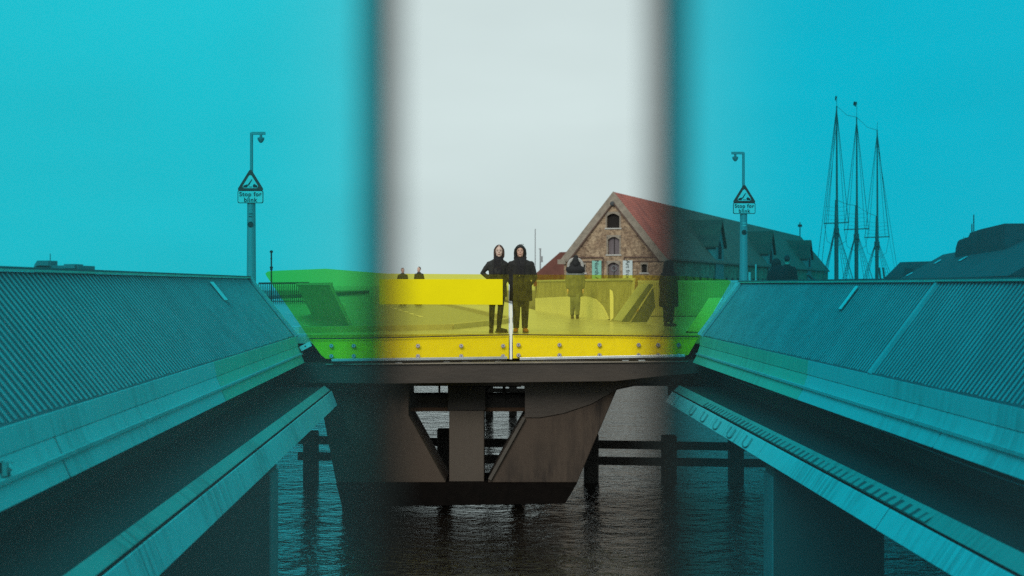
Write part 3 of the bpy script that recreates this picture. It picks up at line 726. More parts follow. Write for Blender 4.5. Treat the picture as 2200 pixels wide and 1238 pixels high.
# small post with round lamps behind the left glass corner
mb = MB(); Y = 40; bz = ZD
pts = [(583, 607), (583, 540)]
mb.tube([(P(583, 612, Y).x, Y, ZD), P(583, 538, Y)], .022, 8)
for (yy, r) in ((541, .05), (556, .03), (575, .05), (579, .04), (563, .025)): mb.ball(P(583, yy, Y), (r, r, r * .8), 10)
tag(mb.build('lamp_post', 'dark', origin=(P(583, 612, Y).x, Y, ZD)), 'slender dark beaded post behind the upper left corner of the yellow glass', 'post')
for (px, yt, Y) in ((1610.5, 585, 38), (1624, 568, 38), (1709, 586, 38)):
    mb = MB(); p = P(px, yt, Y); mb.tube([(p.x, Y, ZD), p], .035 if px == 1610.5 else .02, 8)
    lab = {1610.5: 'short thick pale post right beside the right sign post', 1624: 'thin taller pale post between the right sign post and the two hooded people', 1709: 'thin pale post right of the two hooded people'}[px]
    tag(mb.build('deck_post', 'rail', origin=(p.x, Y, ZD)), lab, 'post', 'pale posts at the back of the right deck')

# ------------------------------------------------------------------ warehouse
UD = Vector((.945, -.327, 0)); DD = Vector((.327, .945, 0)); AP = P(1318, 416, 150)
def warehouse():
    t = thing('warehouse', 'long brick warehouse with a red tiled roof, dormers and a pointed gable end', 'building', (AP.x, AP.y, 1.4))
    base = Vector((AP.x, AP.y, 0)); hw = 5.45; ze = H + 3.0; zr = AP.z; zg = 1.3
    def Q(u, z, w=0.0): return base + UD * u + DD * w + Vector((0, 0, z))
    uu = lambda px: (px - 1318) * .0509
    vv = lambda py: H + (612 - py) * .0491
    holes = [(uu(1304), uu(1331), vv(490), vv(459)), (uu(1306), uu(1331), vv(547), vv(509)), (uu(1306), uu(1330), vv(612), vv(564)), (uu(1378), uu(1389.5), vv(586), vv(568)), (uu(1246), uu(1257), vv(586), vv(568))]
    # front wall built in bands with real openings
    zs = sorted(set([zg, ze, zr] + [h[2] for h in holes] + [h[3] for h in holes]))
    mb = MB()
    def half(z): return hw if z <= ze else hw * (zr - z) / (zr - ze)
    for z0, z1 in zip(zs[:-1], zs[1:]):
        hs_ = sorted([(h[0], h[1]) for h in holes if h[2] <= z0 + 1e-6 and h[3] >= z1 - 1e-6])
        edges = [None] + [e for h in hs_ for e in h] + [None]
        for i in range(0, len(edges), 2):
            l, r_ = edges[i], edges[i + 1]
            bl, br_ = (-half(z0) if l is None else l), (half(z0) if r_ is None else r_)
            tl_, tr_ = (-half(z1) if l is None else l), (half(z1) if r_ is None else r_)
            mb.add([Q(bl, z0), Q(br_, z0), Q(tr_, z1), Q(tl_, z1)], [(0, 1, 2, 3)])
    # reveals
    for (a, b, c, d) in holes:
        mb.add([Q(a, c), Q(b, c), Q(b, d), Q(a, d), Q(a, c, .45), Q(b, c, .45), Q(b, d, .45), Q(a, d, .45)], [(0, 1, 5, 4), (1, 2, 6, 5), (2, 3, 7, 6), (3, 0, 4, 7)])
    mb.build('gable_wall', 'brick', t)
    LN = 146
    mb = MB()
    for sgn in (-1, 1): mb.add([Q(sgn * hw, zg), Q(sgn * hw, zg, LN), Q(sgn * hw, ze, LN), Q(sgn * hw, ze)], [(0, 1, 2, 3)])
    mb.add([Q(-hw, zg, LN), Q(hw, zg, LN), Q(hw, ze, LN), Q(0, zr, LN), Q(-hw, ze, LN)], [(0, 1, 2, 3, 4)])
    mb.build('side_walls', 'brick', t)
    mb = MB()
    for sgn in (-1, 1):
        e = Q(sgn * (hw + .35), ze - .42, .15); r = Q(0, zr, .15); e2 = Q(sgn * (hw + .35), ze - .42, LN); r2 = Q(0, zr, LN)
        up = Vector((0, 0, .18)); mb.prism([e, r, r2, e2], up)
    mb.build('roof', 'tile', t)
    # raking coping (proud band) with inner dark moulding, gable shoulders
    mb = MB(); 
    for sgn in (-1, 1):
        a = Q(sgn * (hw + .55), ze - .55); b = Q(sgn * .0, zr + .22)
        ii = .62
        a2 = Q(sgn * (hw + .55 - .95), ze - .55); b2 = Q(0, zr + .22 - 1.1)
        mb.prism([a, b, b2, a2], DD * -.14)
    mb.build('gable_coping', 'trim', t)
    mb = MB()
    for sgn in (-1, 1): mb.beam(Q(sgn * (hw - .55), ze - .55, -.17), Q(0, zr - .98, -.17), .12, .11)
    mb.beam(Q(-hw + .6, vv(553), -.06), Q(uu(1296), vv(553), -.06), .12, .12); mb.beam(Q(uu(1341), vv(553), -.06), Q(hw - .6, vv(553), -.06), .12, .12)
    mb.beam(Q(uu(1221), vv(562), -.05), Q(uu(1296), vv(562), -.05), .1, .07); mb.beam(Q(uu(1341), vv(562), -.05), Q(hw, vv(562), -.05), .1, .07)
    mb.beam(Q(uu(1296), vv(553), -.05), Q(uu(1296), vv(600), -.05), .1, .07, up=(0, 1, 0)); mb.beam(Q(uu(1341), vv(553), -.05), Q(uu(1341), vv(600), -.05), .1, .07, up=(0, 1, 0))
    mb.build('moulding', 'brownwall', t)
    mb = MB(); mb.box(Q(-hw - .2, ze - .55, -.02), (.9, .5, .5), Matrix.Rotation(R(-19), 3, 'Z')); mb.build('kneeler', 'trim', t)
    # plaster surrounds
    for n_, (a, b, c, d) in enumerate(holes):
        mb = MB(); w = .14 if n_ < 3 else .1
        mb.prism([Q(a - w, c - .02, -.05), Q(a, c - .02, -.05), Q(a, d, -.05), Q(a - w, d, -.05)], DD * .06)
        mb.prism([Q(b, c - .02, -.05), Q(b + w, c - .02, -.05), Q(b + w, d, -.05), Q(b, d, -.05)], DD * .06)
        arc = [Q(a + (b - a) * i / 8, d - .30 * (1 - math.sin(math.pi * i / 8)) * (1 if n_ < 3 else .2), -.05) for i in range(9)]
        mb.prism([Q(a - w, d, -.05)] + arc[:1] + arc[1:] + [Q(b + w, d, -.05), Q(b + w, d + .18, -.05), Q(a - w, d + .18, -.05)], DD * .06)
        o = mb.build('window_surround' if n_ != 2 else 'door_surround', 'trim', t)
        mb = MB(); kind = ('opening', 'shutter', 'shutter', 'opening', 'opening')[n_]
        mb.prism([Q(a, c, .3), Q(b, c, .3), Q(b, d, .3), Q(a, d, .3)], DD * .05)
        mb.build(('loft_opening', 'loft_shutter', 'loft_door', 'window_pane', 'window_pane')[n_], kind, t)
        if n_ in (1, 2):
            mb = MB(); m_ = (a + b) / 2
            mb.prism([Q(m_ - .04, c, .26), Q(m_ + .04, c, .26), Q(m_ + .04, d, .26), Q(m_ - .04, d, .26)], DD * .03); mb.build('centre_bar', 'opening', t)
        if n_ != 2:
            mb = MB(); mb.prism([Q(a - .22, c - .12, -.12), Q(b + .22, c - .12, -.12), Q(b + .22, c, -.12), Q(a - .22, c, -.12)], DD * .12); mb.build('sill', 'kerb', t)
    # ring emblem on the door
    mb = MB(); c = Q(uu(1318), vv(577), .24)
    ring = [c + UD * (.28 * math.cos(2 * math.pi * i / 20)) + Vector((0, 0, .28 * math.sin(2 * math.pi * i / 20))) for i in range(21)]
    mb.tube(ring, .05, 6); mb.build('ring_emblem', 'farstone', t)
    # hoist beam hole at the top
    mb = MB(); mb.ball(Q(uu(1317), vv(438), -.12), (.30, .16, .26), 12); mb.build('hoist_hood', 'slate', t)
    # banners
    for nm, x0, x1, kind, txt, lab in (('banner', 1273, 1293, 'banner_teal', 'North A', None), ('banner', 1339, 1359.5, 'banner_pale', 'Art from', None)):
        mb = MB(); a, b, c, d = uu(x0), uu(x1), vv(618), vv(560)
        mb.prism([Q(a, c, -.2), Q(b, c, -.2), Q(b, d, -.2), Q(a, d, -.2)], DD * .03)
        o = mb.build(nm, kind); o.location = (0, 0, 0)
        og = Q((a + b) / 2, c, -.2)
        for v in o.data.vertices: v.co -= og
        o.location = og
        tag(o, 'teal banner with vertical lettering left of the warehouse door' if kind == 'banner_teal' else 'pale white banner with vertical lettering right of the warehouse door', 'banner', 'banners on the warehouse gable')
        me = text_mesh(txt, .62); me.materials.append(M['ink'])
        tx = bpy.data.objects.new('lettering', me); C.objects.link(tx); tx.parent = o
        ang = math.atan2(UD.y, UD.x)
        mw = Matrix.Rotation(ang, 4, 'Z') @ Matrix.Rotation(R(90), 4, 'X') @ Matrix.Rotation(R(-90), 4, 'Z')
        tx.rotation_euler = mw.to_euler()
        tx.location = Q((a + b) / 2, (vv(581) if kind == 'banner_teal' else vv(582)), -.215) - og
    # wall dormers along the right side
    for w0 in (30, 71, 116):
        hwid = 2.6 ; apz = H + 7.8; ez = H + 4.9
        def D(w, z, out=0.0): return base + UD * (hw + .15 + out) + DD * w + Vector((0, 0, z))
        mb = MB(); inn = UD * -5.2
        mb.prism([D(w0 - hwid, ze - 3.2), D(w0 + hwid, ze - 3.2), D(w0 + hwid, ez), D(w0, apz), D(w0 - hwid, ez)], inn); dm = mb.build('dormer', 'pale_dormer', t)
        mb = MB()
        for sgn in (-1, 1):
            a = D(w0 + sgn * (hwid + .4), ez - .35, .35); b = D(w0, apz + .1, .35); mb.prism([a, b, b + Vector((0, 0, .2)), a + Vector((0, 0, .2))], UD * -5.4)
        mb.build('dormer_roof', 'tile_old', dm)
        mb = MB(); mb.prism([D(w0 - 1, ze + .2, .03), D(w0 + 1, ze + .2, .03), D(w0 + 1, ez - .2, .03), D(w0, ez + .6, .03), D(w0 - 1, ez - .2, .03)], UD * -.05); mb.build('dormer_hatch', 'opening', dm)
    # lower side openings row
    for i in range(34):
        w = 6 + i * 4.1
        MB().prism([Q(hw + .02, H - 1.2, w), Q(hw + .02, H - 1.2, w + 1.2), Q(hw + .02, H + .9, w + 1.2), Q(hw + .02, H + .9, w)], UD * -.05).build('side_window', 'opening', t)
    mb = MB(); mb.tube([Q(0, zr, LN - 1), Q(0, zr + 3.0, LN - 1)], .10, 6); mb.box(Q(0, zr + 2.3, LN - 1), (.7, .7, .5)); mb.build('antenna', 'dark', t)
warehouse()
# lower red roofed building behind the gable's left side
t = thing('annex_building', 'low building with a plain brown-red roof left of the warehouse gable', 'building', (P(1180, 612, 175).x, 175, 1.4))
Y = 172; a = P(1146, 592, Y); b = P(1203, 542, Y); c = P(1232, 541, Y); d = P(1260, 600, Y)
mb = MB(); mb.prism([(a.x, Y, 7.0 - 3), (a.x, Y, a.z), b, c, (d.x, Y, c.z), (d.x, Y, 4.0)], (3, 14, 0)); mb.build('roof', 'annex', t)
mb = MB(); mb.prism([(a.x + .3, Y + .2, 1.3), (d.x, Y + .2, 1.3), (d.x, Y + .2, 4.0), (a.x + .3, Y + .2, 4.0)], (3, 13, 0)); mb.build('wall', 'brownwall', t)

# ------------------------------------------------------------------ three-masted ship
def ship():
    A = P(1797, 612, 200); A.z = 0; B = P(1884, 612, 231); B.z = 0; d = (B - A).normalized(); side = Vector((d.y, -d.x, 0))
    t = thing('sailing_ship', 'three-masted sailing ship with bare masts, moored right of the warehouse', 'ship', A)
    st = A - d * 9; L = (B - A).length + 20
    prof = [(0, .5, 3.4), (.08, 2.4, 3.0), (.3, 3.5, 2.5), (.6, 3.6, 2.4), (.85, 2.6, 2.8), (.97, .8, 3.4), (1, .1, 3.7)]
    mb = MB(); vs = []
    for f, w, z in prof:
        c = st + d * L * f
        vs += [c + side * w + Vector((0, 0, z)), c + side * w * .9 + Vector((0, 0, 1.0)), c + Vector((0, 0, -1)), c - side * w * .9 + Vector((0, 0, 1.0)), c - side * w + Vector((0, 0, z))]
    fs = []
    for i in range(len(prof) - 1):
        for k in range(5): fs.append((i * 5 + k, i * 5 + (k + 1) % 5, (i + 1) * 5 + (k + 1) % 5, (i + 1) * 5 + k))
    fs += [(0, 1, 2, 3, 4), tuple((len(prof) - 1) * 5 + k for k in (4, 3, 2, 1, 0))]
    mb.add(vs, fs); mb.build('hull', 'hull', t)
    mb = MB(); mb.beam(A - d * 8 + Vector((0, 0, 3.4)), A - d * 19 + Vector((0, 0, 5.6)), .3, .3); mb.build('bowsprit', 'mast', t)
    masts = [(1797, 200, 228, 430, 482, 198), (1840, 213, 252, 442, 495, 210), (1884, 231, 280, 465, 512, 254)]
    tops = []
    for px, Y, yt, yd, yc, yp in masts:
        b = P(px, 612, Y); b.z = 1.0; top = P(px + .5, yt, Y); dbl = P(px, yd, Y); cr = P(px, yc, Y); tops.append((b, top, cr, dbl, Y))
        mb = MB(); mb.tube([b, cr, dbl], [.30, .30, .20], 10); o = mb.build('lower_mast', 'mast', t)
        mb = MB(); mb.tube([cr + Vector((.0, -.35, -1.3)), dbl + Vector((0, -.3, 0)), top], [.24, .16, .09], 8); mb.tube([top, P(px + 1, yp + 8, Y)], .03, 5); mb.build('topmast', 'mast', o)
        k = Y / F
        mb = MB(); mb.beam(cr + Vector((-27 * k, 0, .1)), cr + Vector((27 * k, 0, .25)), .16, .16); mb.beam(cr + Vector((-5 * k, 0, -1.2)), cr + Vector((5 * k, 0, -1.2)), .5, 1.3); mb.build('crosstrees', 'mast', o)
        if px != 1884:
            w = .55 if px == 1840 else .25
            mb = MB(); q = P(px + 1, yp + 10, Y); mb.prism([q, q + Vector((-.15, 0, -.7)), q + Vector((-w, .1, -.35)), q + Vector((-w * .8, 0, .15))], (0, .03, 0)); mb.build('pennant', 'hull', o)
        # shrouds with ratlines, both sides
        for s in (-1, 1):
            mb = MB(); n = 4; ft = []
            for i in range(n):
                f = b + Vector((s * (20 - 2) * k * 1.6, 0, 2.6)) * 1.0 + d * (i - 1.5) * 1.1; f.z = 3.0; f.x = b.x + s * (24 + 6 * i) * k + d.x * (i - 1.5)
                ft.append(f); mb.tube([f, cr], .032, 4)
            for j in range(1, 10):
                f = j / 14.0
                mb.tube([ft[0].lerp(cr, f), ft[-1].lerp(cr, f)], .02, 3)
            mb.build('shroud', 'rope', t)
            mb = MB(); e = cr + Vector((s * 26 * k, 0, .2))
            mb.tube([e, P(px + .5, yt + 6, Y)], .04, 4); mb.tube([e + Vector((-s * 8 * k, 0, 0)), P(px + .5, yt + 6, Y)], .03, 4)
            mb.tube([e, e + Vector((-s * 6 * k, 0, -2.6)), cr + Vector((0, 0, -3.2))], .03, 4)
            for j in range(1, 5): mb.tube([e.lerp(top, j * .035), (cr.lerp(top, j * .035))], .02, 3)
            mb.build('topmast_stay', 'rope', t)
    mb = MB()
    for i in range(2):
        a, b = tops[i], tops[i + 1]
        mb.tube([a[1], a[1].lerp(b[1], .5) + Vector((0, 0, -.5)), b[1]], .03, 4)
        mb.tube([a[3], a[3].lerp(b[3], .5) + Vector((0, 0, -.2)), b[3]], .03, 4)
        mb.tube([a[2], b[0] + Vector((0, 0, 2))], .03, 4)
    f = tops[0]
    for (px_, z_) in ((1752, 600), (1762, 600), (1770, 600)):
        mb.tube([f[1] if px_ == 1752 else f[1].lerp(f[2], .15 if px_ == 1762 else .95), P(px_, z_, 190)], .035, 4)
    l = tops[2]; mb.tube([l[1].lerp(l[2], .1), P(1931, 600, 240)], .03, 4); mb.tube([l[1], P(1912, 520, 236), P(1926, 600, 240)], .02, 4)
    mb.build('stays', 'rope', t)
    for (x0, x1) in ((1889, 1893), (1897, 1902)):
        mb = MB(); mb.tube([P(x0, 575, 228), P(x1, 612, 228)], .16, 6); mb.build('spar', 'mast', t)
ship()

# ------------------------------------------------------------------ dark roofed buildings on the right
t = thing('roofed_building', 'big dark slate-roofed building with skylights at the right edge', 'building', (38, 120, 1.4))
r0 = P(2026, 547, 140); r1 = P(2215, 509, 90); r1.z = r0.z
dd = (r1 - r0); dd.z = 0; dd.normalize(); r1 = r0 + dd * 70; nn = Vector((-dd.y, dd.x, 0)) * -1
if nn.x > 0: nn = -nn
ez = H + .45
def RB(a, s, z): return Vector((r0.x, r0.y, 0)) + dd * a + nn * s + Vector((0, 0, z))
MB().prism([RB(-5.2 + 0, 3.4, ez), RB(0, 0, r0.z), RB(0, 0, r0.z - .3), RB(-5.2, 3.4, ez - .3)], (0, 0, -.02))
mb = MB(); mb.add([RB(0, 0, r0.z), RB(70, 0, r0.z), RB(70, 4.2, ez), RB(-2.3, 4.2, ez), RB(70, -4.2, ez), RB(-2.3, -4.2, ez)], [(0, 1, 2, 3), (0, 5, 4, 1), (0, 3, 5), (1, 4, 2), (2, 4, 5, 3)]); mb.build('roof', 'slate', t)
mb = MB(); mb.prism([RB(-1.7, 3.7, 1.3), RB(69, 3.7, 1.3), RB(69, -3.7, 1.3), RB(-1.7, -3.7, 1.3)], (0, 0, ez - 1.3)); mb.build('wall', 'brownwall', t)
for (aa, ss) in ((1.8, 3.4), (10, 1.6), (30, 1.75)):
    sl = (ez - r0.z) / 4.2
    def S(a, s): return RB(a, s, r0.z + sl * s + .08)
    w = 1.5; mb = MB(); mb.prism([S(aa, ss - .25), S(aa + w, ss - .25), S(aa + w, ss + .3), S(aa, ss + .3)], (0, 0, .05)); mb.build('skylight', 'skylight', t)
mb = MB(); c = RB(24, 0, r0.z)
zb = r0.z - .9
prof = [(19.2, zb), (20.3, r0.z + .15), (21.6, r0.z + .62), (23.0, r0.z + .74), (28.6, r0.z + .78), (29.8, r0.z + 1.08), (36, r0.z + 1.12), (47.5, r0.z + 1.05), (47.5, zb)]
mb.prism([RB(a, 1.1, z) for a, z in prof], nn * -2.2)
mb.build('roof_house', 'slate', t)
mb = MB()
for a0, hh in ((22, 2.1), (23.2, 2.8), (16.5, 1.2), (17.6, 1.1)): mb.tube([RB(a0, 0, r0.z - .2), RB(a0, 0, r0.z + hh)], .045 if hh > 2 else .02, 5)
mb.build('flue', 'dark', t)
# brown lean-to roof in front
t2 = thing('low_building', 'brown-walled lower building in front of the slate roof at the right edge', 'building', (30, 100, 1.4))
a = P(2030, 593, 126); b = P(2210, 540, 84); b2 = Vector(b); 
mb = MB(); mb.prism([(a.x, a.y, 1.3), (b.x, b.y, 1.3), b, a], nn * -1.6); mb.build('wall', 'brownwall', t2)
mb = MB(); mb.beam(a + Vector((0, 0, .06)), b + Vector((0, 0, .06)), .5, .14); mb.build('roof_edge', 'slate', t2)
t3 = thing('gabled_house', 'small dark gabled house between the masts and the big slate roof', 'building', (47, 165, 1.4))
Y = 165; pk = P(1934, 568, Y); e0 = P(1906, 597, Y); rr_ = P(1994, 585, 150)
mb = MB(); mb.prism([(e0.x, Y, 1.3), e0, pk, P(1962, 600, Y), (P(1962, 600, Y).x, Y, 1.3)], (2.5, -9, 0)); mb.build('gable_body', 'brownwall', t3)
mb = MB(); mb.prism([pk, e0 + Vector((-.3, 0, -.3)), e0 + Vector((-.3, 0, 0)), pk + Vector((0, 0, .25))], (2.6, -9.3, 0)); mb.prism([pk, P(1963, 602, Y), P(1963, 599, Y), pk + Vector((0, 0, .25))], (2.6, -9.3, 0))
mb.build('roof', 'slate', t3)
mb = MB(); mb.prism([(44.5, 155, 1.3), (52, 148, 1.3), P(1996, 586, 155), P(1941, 574, 160)], (1, 3, 0)); mb.build('rear_wing', 'slate', t3)
# far left building
t = thing('flat_building', 'distant flat-roofed building with two rooftop boxes at the left', 'building', P(118, 612, 300))
def FB(x0, y0, x1, y1, nm, dep=12, Y=300):
    mb = MB(); a = P(x0, y1, Y); b = P(x1, y0, Y); mb.prism([a, (b.x, Y, a.z), b, (a.x, Y, b.z)], (0, dep, 0)); return mb.build(nm, 'farstone', t)
FB(73, 570.5, 168, 640, 'wall')
mb = MB(); mb.prism([P(73, 570, 299), P(80, 560, 299), P(104, 560, 299), P(104, 571, 299)], (0, 6, 0)); mb.build('roof_box', 'farstone', t)
mb = MB(); mb.prism([P(137, 567.5, 299), P(160, 567.5, 299), P(160, 577, 299), P(137, 577, 299)], (0, 6, 0)); mb.build('roof_box', 'farstone', t)
mb = MB(); mb.tube([P(108, 572, 298), P(108, 545, 298)], .09, 5); mb.build('antenna', 'farstone', t)
# thin masts left of the warehouse
for px, yt, lab in ((1150, 492, 'hair-thin tall mast rising beside the standing man'), (1161, 534, 'short thin mast with a box, between the man and the red roof')):
    mb = MB(); p = P(px, yt, 210); mb.tube([(p.x, 210, 1.4), p], .07 if px == 1150 else .11, 5)
    if px == 1161: mb.box(P(1163, 557, 210), (.45, .3, .9)); mb.beam(P(1158, 535, 210), P(1163, 535, 210), .1, .15)
    tag(mb.build('antenna_mast', 'post_grey', origin=(p.x, 210, 1.4)), lab, 'mast')

# ------------------------------------------------------------------ people
def skinmat(name, col): return mat(name, col, .55, var=.08, scale=30)
M['skin_f'] = skinmat('fair_skin', (.62, .44, .36)); M['skin_m'] = skinmat('skin', (.58, .35, .26))
M['lip'] = mat('lips', (.36, .12, .10), .5); M['eye'] = mat('eye_dark', (.10, .065, .055), .5); M['brow'] = mat('brow', (.16, .10, .08), .8)
M['hair_brown'] = mat('brown_hair', (.085, .048, .036), .6, var=.5, scale=20, stretch=(3, 3, .4), bump=.5)
M['hair_black'] = mat('black_hair', (.012, .016, .016), .5, var=.4, scale=20, stretch=(3, 3, .4), bump=.5)
M['coat'] = mat('black_wool', (.028, .028, .026), .85, var=.4, scale=14, bump=.6, bscale=60)
M['coat2'] = mat('near_black_wool', (.020, .019, .018), .85, var=.4, scale=14, bump=.6, bscale=60)
M['scarf'] = mat('dark_scarf', (.022, .020, .022), .95, var=.5, scale=30, bump=.8)
M['trouser'] = mat('black_trousers', (.017, .017, .018), .85, var=.4, scale=12, bump=.5)
M['shoe_dark'] = mat('dark_leather', (.035, .03, .022), .5, var=.3, scale=20)
M['shoe_tan'] = mat('tan_leather', (.45, .19, .05), .6, var=.25, scale=20)
M['sole'] = mat('shoe_sole', (.05, .03, .02), .8)
M['parka'] = mat('grey_green_parka', (.20, .22, .20), .8, var=.3, scale=10, bump=.4)
M['jeans'] = mat('light_jeans', (.22, .25, .25), .8, var=.3, scale=10, bump=.3)
M['fur'] = mat('pale_fur_trim', (.62, .60, .56), .95, var=.4, scale=60, bump=1)
M['blackcloth'] = mat('black_hood', (.010, .010, .011), .8)
M['greycoat'] = mat('grey_jacket', (.07, .075, .08), .8, var=.3, scale=10)

def hand(mb, w, dirv, side):
    """palm, four curled fingers of unequal length and a thumb; w wrist, dirv pointing down the hand"""
    d = Vector(dirv).normalized(); lat = d.cross(Vector((0, 1, 0))).normalized(); fr = lat.cross(d)
    w = Vector(w)
    mb.tube([w, w + d * .04, w + d * .085], [.024, .034, .032], 8, flat=.55)
    for i, l in enumerate((.068, .078, .073, .058)):
        b = w + d * .08 + lat * (i - 1.5) * .019
        mb.tube([b, b + d * l * .5 + fr * .004, b + d * l + fr * .022], [.0085, .008, .006], 6)
    b = w + d * .03 + lat * side * .028
    mb.tube([b, b + d * .03 + lat * side * .022 + fr * .01, b + d * .058 + lat * side * .026 + fr * .02], [.011, .010, .008], 6)

def person(label, loc, rot, p, group=None):
    Rz = Matrix.Rotation(rot, 3, 'Z'); loc = Vector(loc); s = p.get('scale', 1.0)
    t = thing('person', label, 'person', loc, group)
    def put(mb, name, mats, **kw):
        mb.v = [loc + Rz @ (v * s) for v in mb.v]
        return mb.build(name, mats, t, origin=loc, **kw)
    hx, hy = p.get('head', (0, 0)); tilt = p.get('bow', 0.0)
    sh, wa, hp = p['sh'], p['waist'], p['hip']      # half widths
    vx = p.get('voxel', .012); fem = p.get('fem', False)
    armj = p['arms']       # list of (shoulder, elbow, wrist, side)
    legs = p['legs']       # list of (hip, knee, ankle, toe direction)
    # ---- body: one continuous surface
    b = MB()
    b.rings([(0, 0, .80, hp * .75, .085), (0, 0, .88, hp * .95, .105), (0, 0, .97, hp * .92, .10), (0, 0, 1.08, wa * .95, .085), (0, 0, 1.22, sh * .72, .10), (0, .005, 1.34, sh * .80, .10), (0, .01, 1.405, sh * .62, .075), (hx * .4, .012, 1.44, .065, .058), (hx * .7, .01 + hy * .5, 1.50, .052, .055), (hx, hy, 1.56, .05, .055)], 24)
    for (S, E, W_, sd) in armj:
        b.tube([(S[0] * .8, S[1], S[2]), S, E, W_], [.045, .048, .036, .024], 10); b.ball(S, .05)
        hand(b, W_, (Vector(W_) - Vector(E)), -sd)
    for (Hh, K, A, T) in legs:
        b.tube([Hh, K, (A[0], A[1] + .01, (K[2] + A[2]) / 2), A], [.085, .055, .048, .036], 12)
        b.tube([(A[0], A[1] + .03, .05), (A[0] + T[0] * .10, A[1] + T[1] * .10, .035), (A[0] + T[0] * .19, A[1] + T[1] * .19, .03)], [.04, .038, .028], 8)
        b.tube([A, (A[0], A[1] + .01, .05)], [.036, .042], 8)
    hc = Vector((hx, hy - .004, 1.600))
    b.ball(hc + Vector((0, .012, .02)), (.078, .094, .096), 24); b.ball(hc + Vector((0, -.024, -.045)), (.062, .064, .082), 20)
    b.ball(hc + Vector((0, -.070, -.098)), (.022, .018, .018), 10)
    b.tube([hc + Vector((0, -.078, .012)), hc + Vector((0, -.102, -.026))], [.007, .014], 8)
    b.ball(hc + Vector((0, -.080, -.062)), (.022, .014, .011), 10)
    for q in (-1, 1):
        b.ball(hc + Vector((q * .076, .012, -.015)), (.010, .020, .030), 8)
        b.ball(hc + Vector((q * .040, -.060, -.028)), (.022, .020, .022), 8)
    if tilt:
        Rt = Matrix.Rotation(tilt, 3, 'X'); piv = Vector((hx, hy, 1.50))
        b.v = [piv + Rt @ (v - piv) if v.z > 1.5 else v for v in b.v]
    o = put(b, 'body', [p['skin'], 'eye', 'lip', 'brow'], voxel=p.get('bvox', .0085), sm=3)
    if not tilt and p.get('face', True):
        inv = Rz.inverted()
        for f in o.data.polygons:
            c = (inv @ Vector(f.center)) / s - hc
            if c.y < -.04:
                for q in (-1, 1):
                    e = Vector((c.x - q * .030, 0, c.z - .004))
                    if (e.x / .0135) ** 2 + (e.z / .0075) ** 2 < 1: f.material_index = 1
                    if abs(e.x) < .018 and abs(c.z - .024 + abs(e.x) * .25) < .004: f.material_index = 3
                if (c.x / .024) ** 2 + ((c.z + .064) / .008) ** 2 < 1: f.material_index = 2
    # ---- trousers
    for (Hh, K, A, T) in legs: pass
    m = MB(); tw = p.get('tw', 1.0)
    for (Hh, K, A, T) in legs:
        m.tube([Hh, K, ((K[0] + A[0]) / 2, (K[1] + A[1]) / 2 + .01, (K[2] + A[2]) / 2), (A[0], A[1], A[2] + .02), (A[0], A[1], A[2] - .015)], [.10, .070 * tw, .063 * tw, .052 * tw, .054 * tw], 14)
        for k in range(5):       # creases
            zz = A[2] + .03 + k * .045; f = (zz - A[2]) / (K[2] - A[2]); x = A[0] + (K[0] - A[0]) * f; y = A[1] + (K[1] - A[1]) * f
            m.ball((x + random.uniform(-.012, .012), y - .012, zz), (.056 * tw, .054 * tw, .013), 10)
    m.rings([(0, 0, .78, hp * .85, .09), (0, 0, .90, hp * 1.02, .115), (0, 0, 1.0, hp * .98, .11)], 20)
    put(m, 'trousers', p['trousers'], voxel=vx, sm=2)
    for (Hh, K, A, T) in legs:
        m = MB(); tz = Vector((T[0], T[1], 0)); a = Vector((A[0], A[1], 0))
        m.tube([a - tz * .055 + Vector((0, 0, .045)), a + tz * .02 + Vector((0, 0, .05)), a + tz * .11 + Vector((0, 0, .042)), a + tz * .20 + Vector((0, 0, .036))], [.038, .046, .045, .034], 12)
        m.tube([a + Vector((0, .005, .04)), a + Vector((0, .008, p.get('boot', .13)))], [.046, .043], 12)
        m.v = [Vector((v.x, v.y, max(v.z, .012))) for v in m.v]
        n0 = len(m.f)
        sh_o = put(m, 'shoe', [p['shoe']], voxel=.011, sm=1)
        m = MB(); m.tube([a - tz * .08 + Vector((0, 0, .010)), a + tz * .02 + Vector((0, 0, .010)), a + tz * .13 + Vector((0, 0, .010)), a + tz * .22 + Vector((0, 0, .010))], [.030, .044, .046, .028], 12)
        m.v = [Vector((v.x, v.y, min(max(v.z, .0), .022))) for v in m.v]; mo = put(m, 'sole', 'sole')
        mo.parent = sh_o; mo.location = (0, 0, 0)
    # ---- coat
    c = MB(); hem = p['hem']; ce = p.get('flare', 1.15)
    c.rings([(0, 0, hem, hp * ce * 1.05, .145), (0, 0, hem + .02, hp * ce * 1.07, .15), (0, 0, .9, hp * 1.13, .15), (0, 0, 1.08, wa * 1.13, .125), (0, 0, 1.22, sh * .86, .135), (0, .0, 1.33, sh * .93, .13), (0, .008, 1.40, sh * .82, .105), (hx * .3, .01, 1.44, sh * .48, .085), (hx * .5, .012, 1.475, .078, .075), (hx * .6, .012, 1.49, .072, .07)], 32)
    for (S, E, W_, sd) in armj:
        S = Vector(S); E = Vector(E); W_ = Vector(W_); r = p.get('sleeve', 1.0)
        c.tube([(S.x * .6, S.y, S.z - .01), S, S.lerp(E, .5), E, E.lerp(W_, .5), W_ + (W_ - E).normalized() * .01], [.05, .064 * r, .064 * r, .058 * r, .054 * r, .048 * r], 14); c.ball(S, .066 * r)
        for k in range(4):
            q = E.lerp(W_, .08 + k * .13); c.ball(q, (.060 * r, .056 * r, .016), 10)
            q = E.lerp(S, .08 + k * .12); c.ball(q, (.063 * r, .058 * r, .016), 10)
    # front overlap, lapels, pocket flaps, folds
    c.beam((.02, -.128, hem + .02), (.015, -.135, 1.15), .035, .02, up=(0, 1, 0))
